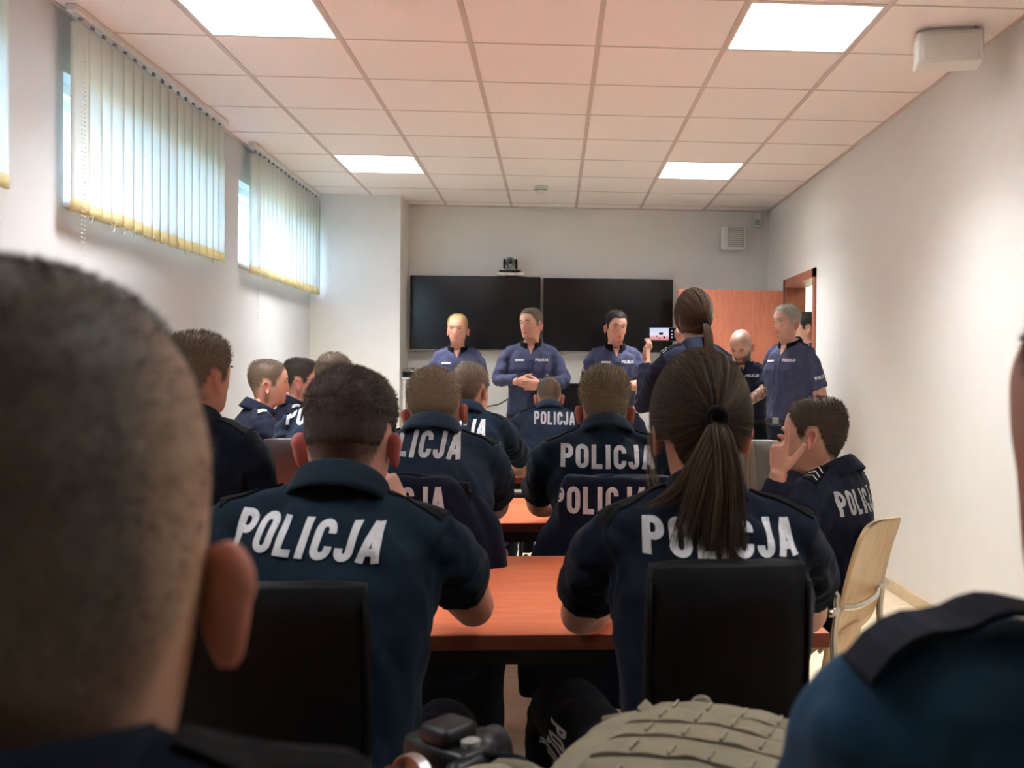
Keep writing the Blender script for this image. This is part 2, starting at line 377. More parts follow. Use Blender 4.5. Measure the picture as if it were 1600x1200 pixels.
# ------------------------------------------------------------------ vertical blinds
def blind(y0, y1, label, n, seed):
    rg = random.Random(seed); e = empty('vertical_blind', (XL + .075, y0, 0)); tag(e, label, 'blind', 'cream vertical blinds along the window wall')
    L = y1 - y0; zt, zb = 2.795, 1.955
    box('head_rail', (-.022, -.02, zt + .008), (.022, L + .02, zt + .042), M['white_plastic'], e, .004, 1)
    for q in (0.1, .5, .9): box('bracket', (-.03, L * q - .012, zt + .03), (.01, L * q + .012, ZC - .006), M['white_plastic'], e)
    w = .127; st = (L - w) / (n - 1)
    for i in range(n):
        c = i * st + w / 2; a = math.radians(-15 + rg.uniform(-5, 5)); R = _rot(a, 0, 0); dz = rg.uniform(-.006, .006)
        m = MB(); N = 6; rings = []
        for z in np.array([zt - .012, zt - .035, 2.4, zb + .055, zb + .05, zb]):
            ww = w * (.35 if z > zt - .02 else 1); thick = .0016 if z < zb + .053 else .0005
            q = np.linspace(-.5, .5, N); bow = .010 * (1 - 4 * q * q) + rg.uniform(-.001, .001)
            top = np.stack([bow + thick, q * ww, np.full(N, z + dz)], 1); bot = np.stack([bow - thick, q * ww, np.full(N, z + dz)], 1)[::-1]
            rings.append(np.vstack([top, bot]))
        v, f = loft(rings); v = v @ R.T + np.array([0, c, 0]); nn = len(rings[0])
        me = meshd('slat', v, f); me.materials.append(M['blind']); me.materials.append(M['blind_hem'])
        mi = [1 if (k // nn) >= 3 and k < nn * 5 else 0 for k in range(len(f))]; me.polygons.foreach_set('material_index', mi)
        s = link('slat', me, None, e)
        box('carrier_hook', (-.004, c - .012, zt - .016), (.004, c + .012, zt + .01), M['grey_plastic'], s)
    m = MB()
    for k in range(62): 
        z = zt - .02 - k * .0185
        for dx in (-.012, .012):
            v, f = lathe([(.0012, -.0032), (.0032, 0), (.0012, .0032)], 6); m.add(v + [.03, .03 + dx, z], f)
    m.build('pull_chain', M['white_plastic'], e, True)['kind'] = 'stuff'
    m = MB()
    for i in range(n - 1):
        if rg.random() < .75:
            a, b = i * st + .1, (i + 1) * st + .06; s = rg.uniform(.01, .05)
            m.tube(catmull([(.01, a, zb + .02), (.012, (a + b) / 2, zb - s), (.01, b, zb + .02)], 5), .0012, 5)
    m.build('link_chain', M['white_plastic'], e, True)['kind'] = 'stuff'
    return e
blind(1.72, 3.70, 'cream vertical blind cut off by the left edge of the picture', 18, 1)
blind(4.20, 6.05, 'large cream vertical blind in the middle of the window wall', 17, 2)
blind(6.62, 8.42, 'cream vertical blind farthest away, beside the pillar', 17, 4)

# ------------------------------------------------------------------ back wall equipment
def tv(x0, x1, label, dz):
    e = empty('television', ((x0 + x1) / 2, 8.852, 1.83 + dz), 0); tag(e, label, 'television', 'two wall screens side by side'); w = (x1 - x0) / 2
    box('housing', (-w, 0, -.345), (w, .05, .345), M['black'], e, .006, 2)
    box('screen', (-w + .009, -.003, -.332), (w - .009, .002, .336), M['screen'], e)
    box('wall_bracket', (-.2, .05, -.15), (.2, .092, .15), M['black_metal'], e)
    box('bezel', (-w, -.004, -.345), (w, .0, -.333), M['grey_plastic'], e)
tv(-1.325, -.130, 'large dark wall television on the left, below the conference camera', .003); tv(-.103, 1.105, 'large dark wall television on the right, next to the cherry door', -.004)
pc = empty('conference_camera', (-.408, 8.83, 2.185)); tag(pc, 'round grey conference camera on a shelf above the left screen', 'camera')
box('shelf_bracket', (-.13, -.05, 0), (.13, .11, .028), M['white_plastic'], pc, .01, 2)
box('shelf_plate', (-.10, -.06, .028), (.10, .08, .044), M['black'], pc, .004, 1)
box('support', (-.05, -.02, -.022), (.05, .11, 0), M['black'], pc)
lathe_obj('pivot_base', [(.052, .044), (.052, .06), (.046, .072)], M['grey_plastic'], pc)
for s in (-1, 1): box('yoke_arm', (s * .055 - .008, -.03, .06), (s * .055 + .008, .03, .15), M['black'], pc, .006, 2)
hd = lathe_obj('camera_head', [(.012, -.047), (.03, -.038), (.044, -.018), (.049, 0), (.044, .018), (.03, .038), (.012, .047)], M['grey_plastic'], pc, 20, 'y', (0, 0, .122))
lathe_obj('lens', [(.022, .044), (.022, .054), (.018, .056)], M['lens_glass'], hd, 20, 'y', (0, 0, .122))
def wall_speaker(loc, rz, label, s=1):
    e = empty('wall_speaker', loc, rz); tag(e, label, 'speaker', 'white box speakers'); k = s
    box('cabinet', (-.115 * k, -.12 * k, -.11 * k), (.115 * k, 0, .11 * k), M['white_plastic'], e, .022 * k, 3)
    g = box('grille', (-.068 * k, -.126 * k, -.085 * k), (.085 * k, -.115 * k, .09 * k), M['grille'], e, .003, 1)
    for i in range(9): box('grille_slot', (-.064 * k, -.1285 * k, (-.078 + i * .019) * k), (.081 * k, -.126 * k, (-.070 + i * .019) * k), M['white_plastic'], g)
    box('bracket', (-.03, -.004, -.03), (.03, .03, .03), M['white_plastic'], e)
wall_speaker((1.672, 8.915, 2.562), 0, 'small white box speaker on the back wall near the corner')
cu = empty('ceiling_unit', (1.745, 4.22, ZC - .007), math.radians(-14)); tag(cu, 'white box mounted under the ceiling close to the right wall', 'ceiling unit')
box('housing', (-.125, -.07, -.155), (.16, .09, -.012), M['white_plastic'], cu, .012, 2); box('mount_plate', (-.09, -.05, -.014), (.12, .07, 0), M['white_plastic'], cu); box('front_cover', (-.10, -.076, -.14), (.14, -.068, -.03), M['white_plastic'], cu, .003, 1)
ms = empty('motion_sensor', (1.90, 8.93, 2.745)); tag(ms, 'small white motion sensor in the far upper corner', 'sensor')
box('sensor_body', (-.032, -.05, -.07), (.032, 0, .07), M['white_plastic'], ms, .012, 3); box('sensor_window', (-.022, -.054, -.05), (.022, -.046, 0), M['grille'], ms, .006, 2); box('mount', (-.015, -.01, .0), (.015, .02, .05), M['white_plastic'], ms)
sd = empty('smoke_detector', (-.118, 7.96, ZC - .008)); tag(sd, 'white smoke detector on the ceiling in the middle of the room', 'smoke detector')
lathe_obj('mount_base', [(.062, 0), (.062, -.016), (.056, -.02)], M['white_plastic'], sd)
lathe_obj('sensing_head', [(.050, -.018), (.048, -.036), (.036, -.05), (.02, -.054)], M['white_plastic'], sd); lathe_obj('vent_ring', [(.051, -.026), (.051, -.032)], M['grey_plastic'], sd)
sw = empty('wall_switch', (XR - .001, 7.17, 1.255)); tag(sw, 'small white switch box with grey key beside the doorway', 'switch')
box('switch_box', (-.035, -.045, -.075), (0, .045, .075), M['white_plastic'], sw, .006, 2); box('key', (-.041, -.03, -.055), (-.034, .03, .03), M['grey_plastic'], sw, .003, 1)
# equipment shelf left of the first speaker and a black monitor between the standing men
av = empty('equipment_rack', (-1.20, 8.72, 0)); tag(av, 'narrow white rack with shelves between pillar and screens', 'rack')
for x in (-.13, .13):
    for y in (-.13, .13): box('post', (x - .012, y - .012, 0), (x + .012, y + .012, 1.24), M['white_plastic'], av)
for z in (.25, .75, 1.22): box('shelf', (-.15, -.15, z), (.15, .15, z + .02), M['white_plastic'], av, .003, 1)
dv = empty('video_receiver', (-1.21, 8.70, 1.24)); tag(dv, 'flat black video receiver on top of the white rack', 'receiver')
box('case', (-.13, -.11, .004), (.13, .11, .05), M['black'], dv, .006, 2)
for x in (-.1, .1): box('foot', (x - .015, -.1, 0), (x + .015, .1, .005), M['black'], dv)
m = MB(); rg = random.Random(5)
for i in range(7):
    a = np.array([rg.uniform(-.12, .12), rg.uniform(-.1, .05), .05]); m.tube(catmull([a, a + [rg.uniform(-.06, .06), -.03, .035], a + [rg.uniform(-.1, .1), -.04, .012], a + [rg.uniform(-.12, .12), .02, .004]], 6), .004, 6)
m.build('cable_tangle', M['cable'], dv, True)
wc = MB().tube(catmull([(-.30, 8.93, 1.22), (-.36, 8.92, 1.10), (-.50, 8.92, 1.00), (-.66, 8.93, .93), (-.68, 8.935, .6), (-.67, 8.94, .1)], 8), .007, 7).build('wall_cable', M['cable'], None, True); tag(wc, 'thin dark cable hanging in a curve on the white back wall', 'cable')
ds = empty('side_desk', (.30, 8.58, 0)); tag(ds, 'low white desk under the screens against the back wall', 'desk')
box('desk_top', (-1.0, -.22, .70), (.75, .30, .73), M['white_plastic'], ds, .003, 1); box('front_panel', (-.98, -.20, .05), (.73, -.185, .70), M['white_plastic'], ds)
for x in (-.98, .715): box('side_panel', (x, -.185, 0), (x + .018, .29, .70), M['white_plastic'], ds)
mo = empty('desktop_monitor', (.20, 8.52, .73)); tag(mo, 'black desktop monitor standing between two men below the screens', 'monitor')
box('panel', (-.15, -.015, .12), (.15, .02, .47), M['black'], mo, .006, 2); box('display', (-.14, -.017, .135), (.14, -.0145, .46), M['screen'], mo); box('neck', (-.03, .02, .02), (.03, .04, .3), M['black'], mo); box('stand_foot', (-.1, -.08, 0), (.1, .1, .015), M['black'], mo, .005, 1)
# ------------------------------------------------------------------ tables
def table(x0, x1, y0, y1, label):
    e = empty('conference_table', ((x0 + x1) / 2, (y0 + y1) / 2, 0)); tag(e, label, 'table', 'rows of cherry conference tables'); a, b = (x1 - x0) / 2, (y1 - y0) / 2
    box('tabletop', (-a + .003, -b + .003, .712), (a - .003, b - .003, .740), M['cherry'], e, .0015, 1)
    m = MB()
    for lo, hi in (((-a, -b, .708), (a, -b + .004, .7385)), ((-a, b - .004, .708), (a, b, .7385)), ((-a, -b + .004, .708), (-a + .004, b - .004, .7385)), ((a - .004, -b + .004, .708), (a, b - .004, .7385))): m.box(lo, hi)
    m.build('edge_band', M['cherry_edge'], e)
    box('apron', (-a + .05, -b + .06, .66), (a - .05, -b + .085, .712), M['black_metal'], e); box('apron', (-a + .05, b - .085, .66), (a - .05, b - .06, .712), M['black_metal'], e)
    for sx in (-1, 1):
        for sy in (-1, 1):
            l = box('leg', (sx * (a - .07) - .02, sy * (b - .07) - .02, .004), (sx * (a - .07) + .02, sy * (b - .07) + .02, .712), M['black_metal'], e, .004, 1)
            lathe_obj('foot', [(.024, 0), (.024, .012), (.018, .016)], M['black'], l, 12, loc=(sx * (a - .07), sy * (b - .07), 0))
table(-1.12, .585, 1.975, 2.835, 'cherry table with the bare top between the two nearest lettered officers')
table(-1.42, .62, 3.46, 4.33, 'cherry table in the second row, seen between two officers with jackets on chairs')
table(-1.42, .62, 4.99, 5.74, 'cherry table in the third row with a forearm resting on it')
table(-1.05, .75, .64, 1.265, 'cherry table in front of the camera under the olive backpack')

# ------------------------------------------------------------------ chairs
def soft_box(name, lo, hi, bev, material, parent, bow=0, tilt=0, seg=3):
    m = MB().box(lo, hi).data(name); b = bmesh.new(); b.from_mesh(m)
    bmesh.ops.subdivide_edges(b, edges=b.edges[:], cuts=5, use_grid_fill=True); b.to_mesh(m); b.free()
    c = (np.array(lo) + np.array(hi)) / 2; h = (np.array(hi) - np.array(lo)) / 2
    V = np.array([v.co[:] for v in m.vertices]); q = (V - c)
    inner = np.clip(q, -(h - bev), h - bev); d = q - inner; l = np.linalg.norm(d, axis=1, keepdims=True)
    q = inner + np.where(l > 1e-9, d / np.maximum(l, 1e-9) * bev, 0)
    V = q + c
    if bow: V[:, 1] += bow * ((q[:, 0] / h[0]) ** 2)
    if tilt: z0 = lo[2]; dz = V[:, 2] - z0; V[:, 1] -= np.sin(tilt) * dz; V[:, 2] = z0 + np.cos(tilt) * dz
    m.vertices.foreach_set('co', V.ravel()); m.update(); m.polygons.foreach_set('use_smooth', [True] * len(m.polygons))
    b = bmesh.new(); b.from_mesh(m); bmesh.ops.bevel(b, geom=[], offset=0); b.free()
    return link(name, m, material, parent)
def leather_chair(x, y, rz, w, top, label, material, group='leather conference chairs', tilt=.10, seat_d=.44):
    """local frame: the sitter looks along +y, the backrest stands at y=0"""
    e = empty('leather_chair', (x, y, 0), rz); tag(e, label, 'chair', group); a = w / 2; s = max(a, .20)
    soft_box('backrest', (-a, -.03, .47), (a, .03, top), .022, material, e, .012, tilt)
    soft_box('seat', (-s, .0, .39), (s, seat_d, .46), .025, material, e)
    z = np.linspace(.5, top - .03, 8); z0 = .47
    for sx in (-1, 1):
        pts = [(sx * (a - .004), -.03 - math.sin(tilt) * (q - z0) + .018, z0 + math.cos(tilt) * (q - z0)) for q in z]; MB().tube(pts, .004, 6).build('piping', material, e, True)
    for sx in (-1, 1):
        for sy in (0, 1):
            l = MB().tube([(sx * (s - .03), .04 + sy * (seat_d - .08), .40), (sx * (s - .02), .02 + sy * (seat_d - .03), .006)], [.014, .011], 10).build('leg', M['black_metal'], e, True)
            lathe_obj('foot_cap', [(.015, 0), (.015, .012)], M['black'], l, 10, loc=(sx * (s - .02), .02 + sy * (seat_d - .03), 0))
    m = MB()
    for sx in (-1, 1): m.tube([(sx * (s - .03), .04, .385), (sx * (s - .03), seat_d - .04, .385)], .011, 8)
    for yy in (.04, seat_d - .04): m.tube([(-s + .03, yy, .385), (s - .03, yy, .385)], .011, 8)
    m.build('seat_frame', M['black_metal'], e, True)
    return e
leather_chair(-.445, 1.535, 0, .325, .960, 'black leather chair behind the nearest man with white back lettering', M['leather'])
leather_chair(.275, 1.50, math.radians(4), .262, .990, 'black leather chair behind the woman with the long ponytail', M['leather'], tilt=.04)
leather_chair(-1.02, 4.13, 0, .40, 1.005, 'dark brown leather chair left of the nearest dark haired head', M['leather_brown'])
leather_chair(-.405, 4.10, 0, .375, 1.000, 'dark brown leather chair behind the man leaning on the third table', M['leather_brown'])
leather_chair(-.405, 2.71, 0, .36, .985, 'dark leather chair under a jacket behind the fair haired man', M['leather'])
leather_chair(.20, 2.94, 0, .33, .955, 'dark leather chair under a lettered jacket behind the grey haired man', M['leather'])
leather_chair(.80, 3.86, math.radians(-6), .235, 1.025, 'grey fabric chair standing empty right of the ponytail', M['grey_mesh'], group='fabric chairs')

# ------------------------------------------------------------------ small things on tables
ph = empty('folder', (-.16, 4.20, .74)); tag(ph, 'thin black case lying at the far edge of the second table', 'case')
box('case_body', (-.11, -.045, 0), (.11, .045, .022), M['black'], ph, .008, 2); box('case_lid', (-.10, -.04, .0215), (.10, .04, .028), M['grey_plastic'], ph, .003, 1)
wb = empty('wooden_tray', (-.10, 5.62, .74)); tag(wb, 'small light wood tray on the third table beside a bare elbow', 'tray')
box('tray_base', (-.12, -.06, 0), (.12, .06, .008), M['ply'], wb)
for lo, hi in (((-.12, -.068, 0), (.12, -.06, .065)), ((-.12, .06, 0), (.12, .068, .065)), ((-.128, -.068, 0), (-.12, .068, .065)), ((.12, -.068, 0), (.128, .068, .065))): box('tray_side', lo, hi, M['ply'], wb, .001, 1)

# photo camera with a lens, on the nearest table
ca = empty('photo_camera', (-.120, 1.13, .784), math.radians(138)); ca.scale = (.8, .8, .8); tag(ca, 'black photo camera with metal lens ring on the black bag on the nearest table', 'camera')
box('camera_body', (-.068, -.036, .0), (.068, .036, .082), M['black'], ca, .012, 3)
box('prism_hump', (-.032, -.032, .078), (.032, .036, .108), M['black'], ca, .012, 3)
box('grip', (-.080, -.02, .002), (-.05, .06, .078), M['black'], ca, .014, 3)
ln = lathe_obj('lens_barrel', [(.034, -.02), (.034, -.05), (.037, -.056), (.037, -.075), (.034, -.08), (.034, -.10), (.028, -.10), (.026, -.09)], M['black'], ca, 28, 'y', (0, 0, .04)); ln.data.transform(Matrix.Scale(-1, 4, (0, 1, 0)))
rg_ = lathe_obj('lens_ring', [(.0385, .060), (.0385, .076), (.0372, .076), (.0372, .060)], M['brass'], ln, 28, 'y', (0, 0, .04)); rg_.data.transform(Matrix.Scale(-1, 4, (0, 1, 0)))
lg = lathe_obj('front_glass', [(.033, .099), (.033, .1015)], M['lens_glass'], ln, 28, 'y', (0, 0, .04)); lg.data.transform(Matrix.Scale(-1, 4, (0, 1, 0)))
lathe_obj('mode_dial', [(.014, .08), (.014, .09)], M['grey_plastic'], ca, 16, loc=(-.045, 0, 0))
MB().tube(catmull([(-.07, .0, .075), (-.10, -.05, .06), (-.06, -.10, .012), (.03, -.11, .01), (.10, -.07, .03), (.07, 0, .075)], 7), .006, 6).build('neck_strap', M['black_cloth'], ca, True)
# black bag beside it
bgm = empty('camera_bag', (-.13, 1.15, .74)); tag(bgm, 'flat black camera bag under the photo camera', 'bag')
soft_box('bag_body', (-.06, -.07, 0), (.06, .075, .034), .016, M['black_cloth'], bgm)
soft_box('bag_flap', (-.063, -.074, .012), (.063, .079, .039), .013, M['black_cloth'], bgm)
box('buckle', (-.02, -.079, .01), (.0, -.072, .03), M['grey_plastic'], bgm, .003, 1)
MB().tube(catmull([(.07, .04, .03), (.11, .03, .02), (.12, -.05, .010), (.08, -.085, .012)], 6), .008, 6).build('carry_strap', M['black_cloth'], bgm, True)

# olive backpack lying on the nearest table
bp = empty('backpack', (.135, 1.07, .74), math.radians(-24)); tag(bp, 'olive tactical backpack with webbing rows lying on the nearest table', 'backpack')
def pillow(cx, cy, cz, a, b, c, n=3.0, seed=0, amp=.006, top_tilt=0):
    U, Vn = 56, 36; u = np.linspace(0, 2 * PI, U, endpoint=False); w = np.linspace(-PI / 2, PI / 2, Vn)
    P = lambda x, e: np.sign(x) * np.abs(x) ** e
    e = 2 / n; rings = []
    for q in w:
        rings.append(np.stack([a * P(np.cos(q), e) * P(np.cos(u), e), b * P(np.cos(q), e) * P(np.sin(u), e), np.full(U, 1.) * c * P(np.sin(q), e)], 1))
    v, f = loft(rings); d = unit_rows(v / np.array([a, b, c])) * (vnoise(v, 14, seed) * amp + vnoise(v, 34, seed + 1) * amp * .45)[:, None]
    v = v + d; v[:, 2] += top_tilt * v[:, 0] * (v[:, 2] > 0)
    return v + np.array([cx, cy, cz]), f
def unit_rows(v): return v / np.maximum(np.linalg.norm(v, axis=1, keepdims=True), 1e-9)
v, f = pillow(.035, 0, .066, .165, .17, .066, 3.0, 5); bm_ = link('main_compartment', meshd('main_compartment', v, f), M['olive'], bp)
v, f = pillow(-.115, -.12, .060, .125, .085, .050, 2.6, 9); link('side_pouch', meshd('side_pouch', v, f), M['olive'], bp)
v, f = pillow(.045, -.01, .112, .130, .14, .026, 2.6, 15, .005); fp = link('front_panel', meshd('front_panel', v, f), M['olive'], bp)
tr = BVHTree.FromPolygons([Vector(x) for x in v], f)
def on_top(x, y):
    h = tr.ray_cast(Vector((x, y, 1)), Vector((0, 0, -1))); return h[0].z if h[0] else .13
for i in range(5):
    yy = -.115 + i * .052; pts = []
    for x in np.linspace(-.065, .15, 22):
        pts.append((x, yy + .004 * math.sin(x * 30), on_top(x, yy) + .001 + .0022 * abs(math.sin((x + .065) / .215 * PI * 5))))
    P = np.array(pts); rings = []
    m = MB(); top = np.vstack([P + [0, -.0165, .0008], P + [0, .0165, .0008], P + [0, .0165, -.004], P + [0, -.0165, -.004]]); n = len(P); F = []
    for k in range(n - 1):
        for a_, b_ in ((0, 1), (1, 2), (2, 3), (3, 0)): F.append((a_ * n + k, b_ * n + k, b_ * n + k + 1, a_ * n + k + 1))
    m.add(top, F); o = m.build('webbing_row', M['olive'], fp)
    for q in range(1, 5):
        x = -.065 + .215 * q / 5; z = on_top(x, yy) + .004; box('bar_tack', (x - .0012, yy - .012, z - .003), (x + .0012, yy + .012, z + .0022), M['gold_strip'], o)
zp = [(-.12 + .30 * t, .15 - .05 * (2 * t - 1) ** 2, .098 + .014 * math.sin(t * PI)) for t in np.linspace(0, 1, 16)]
MB().tube(zp, .006, 7).build('zip', M['olive_dark'], bp, True)
MB().tube(catmull([(-.012, .145, .10), (-.014, .155, .118), (.0, .157, .121), (.01, .148, .10)], 6), .006, 8).build('grab_loop', M['olive_dark'], bp, True)
MB().tube(catmull([(-.20, -.05, .085), (-.12, -.11, .112), (-.05, -.18, .10), (.02, -.20, .05)], 7), .010, 8).build('compression_strap', M['olive_dark'], bp, True)
# ------------------------------------------------------------------ lettering strokes
def _arc(cx, cy, r, a0, a1, n=7, sy=1): return [(cx + r * math.cos(math.radians(a)), cy + r * sy * math.sin(math.radians(a))) for a in np.linspace(a0, a1, n)]
GLY = {
 'P': (.50, [[(.10, 0), (.10, 1)], [(.10, .905), (.27, .905)] + _arc(.27, .69, .145, 80, -80, 8, 1.45) + [(.27, .475), (.10, .475)]]),
 'O': (.54, [_arc(.27, .72, .165, 0, 180, 9, 1.12) + _arc(.27, .28, .165, 180, 360, 9, 1.12) + [(.435, .72)]]),
 'L': (.46, [[(.10, 0), (.10, 1)], [(.10, .095), (.44, .095)]]),
 'I': (.22, [[(.11, 0), (.11, 1)]]),
 'C': (.53, [[(.43, .655)] + _arc(.27, .72, .16, 0, 180, 9, 1.15) + _arc(.27, .28, .16, 180, 360, 9, 1.15) + [(.43, .345)]]),
 'J': (.45, [[(.33, 1), (.33, .27)] + _arc(.20, .25, .13, 0, -180, 8, 1.2) + [(.07, .32)]]),
 'A': (.53, [[(.075, 0), (.25, .98)], [(.28, .98), (.455, 0)], [(.14, .27), (.40, .27)]]),
}
def stroke(pts, wd):
    P = np.array(pts, float); Q = [P[0]]
    for a, b in zip(P[:-1], P[1:]):
        n = max(1, int(np.linalg.norm(b - a) / .11)); Q += [a + (b - a) * i / n for i in range(1, n + 1)]
    P = np.array(Q); T = np.gradient(P, axis=0); T /= np.maximum(np.linalg.norm(T, axis=1, keepdims=True), 1e-9); N = np.stack([-T[:, 1], T[:, 0]], 1)
    v = np.concatenate([P + N * wd / 2, P, P - N * wd / 2]); n = len(P); f = []
    for r in range(2):
        for i in range(n - 1): f.append((r * n + i, (r + 1) * n + i, (r + 1) * n + i + 1, r * n + i + 1))
    return v, f
def text_2d(s, h, xs=1.0, wd=.19, gap=.10, shear=0):
    V = []; F = []; x = 0; n = 0
    for c in s:
        w, st = GLY[c]
        for q in st:
            v, f = stroke(q, wd); v = v.copy(); v[:, 0] += x; V.append(v); F += [tuple(i + n for i in t) for t in f]; n += len(v)
        x += w + gap
    V = np.concatenate(V); tot = x - gap; V[:, 0] = (V[:, 0] - tot / 2) * xs + (V[:, 1] - .5) * shear; V[:, 1] -= .5
    return V * h, F
def project(tree, V2, F, O, R, U, D, off=.0025, reach=.5):
    """lay a flat drawing on a surface along direction D"""
    O, R, U, D = map(lambda q: np.asarray(q, float), (O, R, U, D)); out = []; ok = []
    for a, b in V2:
        p = O + R * a + U * b; h = tree.ray_cast(Vector(p - D * reach), Vector(D), reach * 2)
        if h[0] is None: out.append(p); ok.append(False)
        else: out.append(np.array(h[0]) - D * off); ok.append(True)
    F = [q for q in F if all(ok[i] for i in q)]
    return np.array(out), F
def patch(tree, O, R, U, D, w, h, off=.003, nx=5, ny=4):
    g = [(a * w, b * h) for b in np.linspace(-.5, .5, ny) for a in np.linspace(-.5, .5, nx)]; F = [(j * nx + i, j * nx + i + 1, (j + 1) * nx + i + 1, (j + 1) * nx + i) for j in range(ny - 1) for i in range(nx - 1)]
    O, R, U, D = map(lambda q: np.asarray(q, float), (O, R, U, D)); V = []; hit = 0
    for a, b in g:
        p = O + R * a + U * b; h_ = tree.ray_cast(Vector(p - D * .5), Vector(D), 1.0)
        if h_[0] is None: q_ = tree.find_nearest(Vector(p))[0]
        else: q_ = h_[0]; hit += 1
        V.append(np.array(q_) - D * off)
    V = np.array(V)
    if hit < len(g) * .5: return None
    Vb = V + np.asarray(D, float) * (off + .002); n = len(V); rim = [j * nx for j in range(ny)]
    F2 = list(F); per = [i for i in range(nx)] + [j * nx + nx - 1 for j in range(1, ny)] + [(ny - 1) * nx + i for i in range(nx - 2, -1, -1)] + [j * nx for j in range(ny - 2, 0, -1)]
    if len(F) == (nx - 1) * (ny - 1): F2 += [(a, a + n, b + n, b) for a, b in zip(per, per[1:] + per[:1])]
    return np.vstack([V, Vb]), F2

# ------------------------------------------------------------------ heads
_Z = np.array([.125, .1225, .114, .098, .072, .042, .012, -.018, -.045, -.070, -.090, -.103, -.112, -.122])
_WD = np.array([.000, .020, .042, .0595, .0725, .0775, .0765, .0725, .0675, .0625, .0575, .0555, .0555, .056])
_FR = np.array([.000, .026, .055, .0765, .0900, .0955, .0940, .0905, .0900, .0900, .0875, .0770, .0500, .038])
_BK = np.array([.000, .030, .060, .0830, .0990, .1045, .1010, .0900, .0760, .0670, .0625, .0600, .0600, .060])
def _interp(z, Y):
    x = -_Z; return _pchip(x, Y, -z)
def _pchip(x, y, q):
    h = np.diff(x); d = np.diff(y) / h; m = np.zeros(len(x)); m[0], m[-1] = d[0], d[-1]
    for i in range(1, len(x) - 1): m[i] = 0 if d[i - 1] * d[i] <= 0 else 2 * d[i - 1] * d[i] / (d[i - 1] + d[i])
    i = np.clip(np.searchsorted(x, q) - 1, 0, len(x) - 2); t = (q - x[i]) / h[i]; t2, t3 = t * t, t * t * t
    return (2*t3-3*t2+1)*y[i] + (t3-2*t2+t)*h[i]*m[i] + (-2*t3+3*t2)*y[i+1] + (t3-t2)*h[i]*m[i+1]
def head_rings(nr, nl, fat=1.0, fem=False, face=True):
    th = np.linspace(.06, 1, nl); z = np.where(th < .35, .125 - .0 - (.125 - .085) * (th / .35) ** 2, .085 - (.085 + .118) * (th - .35) / .65)
    a = np.linspace(0, 2 * PI, nr, endpoint=False)          # 0 = +x, pi/2 = front
    rings = []
    for q in z:
        w = float(_interp(np.array([q]), _WD)[0]); fr = float(_interp(np.array([q]), _FR)[0]); bk = float(_interp(np.array([q]), _BK)[0])
        if q < 0: w *= 1 + (fat - 1) * min(1, -q / .06)
        if fem: w *= .95 if q > -.03 else .88
        e = np.interp(q, [-.12, -.09, -.05, .0, .06, .12], [1.0, 1.10, 1.02, .92, .92, 1.0])
        c, s = np.cos(a), np.sin(a); ef = np.where(s > 0, e, .95)
        x = w * np.sign(c) * np.abs(c) ** .95; y = np.where(s > 0, fr, bk) * np.sign(s) * np.abs(s) ** ef - .008 * sstep(.05, .125, q)
        rings.append(np.stack([x, y, np.full(nr, q)], 1))
    if face:
        for R in rings:
            x, y, zz = R[:, 0], R[:, 1], R[0, 2]; fm = sstep(.03, .065, y)
            # nose
            hgt = np.interp(zz, [-.052, -.044, -.036, -.028, -.005, .02, .03], [0, .004, .019, .0225, .012, .003, 0]); sg = np.interp(zz, [-.045, -.03, 0, .03], [.0135, .0125, .0085, .008])
            R[:, 1] += fm * hgt * np.exp(-(x / sg) ** 2)
            # brow, sockets, cheeks, lips, chin
            R[:, 1] += fm * (.0045 * np.exp(-((zz - .031) / .008) ** 2) * np.exp(-(x / .045) ** 4) - .0085 * np.exp(-((zz - .012) / .012) ** 2) * (np.exp(-((x - .032) / .016) ** 2) + np.exp(-((x + .032) / .016) ** 2)))
            R[:, 1] += fm * (.0035 * np.exp(-((zz + .022) / .013) ** 2) * (np.exp(-((x - .042) / .016) ** 2) + np.exp(-((x + .042) / .016) ** 2)))
            lip = .0045 * np.exp(-((zz + .0585) / .0045) ** 2) + .005 * np.exp(-((zz + .070) / .005) ** 2) - .004 * np.exp(-((zz + .0645) / .0022) ** 2)
            R[:, 1] += fm * lip * np.exp(-(x / .021) ** 4) + fm * (.004 * np.exp(-((zz + .096) / .010) ** 2) - .003 * np.exp(-((zz + .081) / .006) ** 2)) * np.exp(-(x / .02) ** 2)
    return rings
_AZ = np.radians([0, 18, 34, 48, 60, 70, 78, 88, 96, 112, 122, 136, 152, 180])
_HL = np.array([.080, .083, .078, .052, .030, -.012, -.022, .012, .026, .026, -.006, -.048, -.066, -.070])
def hair_mask(p, soft=.008, recede=0, low=0, crop=None):
    az = np.arctan2(np.abs(p[:, 0]), p[:, 1]); line = np.interp(az, _AZ, _HL) + recede * (1 - sstep(.2, 1.1, az)) - low * sstep(1.9, 2.5, az)
    if crop is not None: line = np.maximum(line, crop)
    return sstep(-soft, soft, p[:, 2] - line)
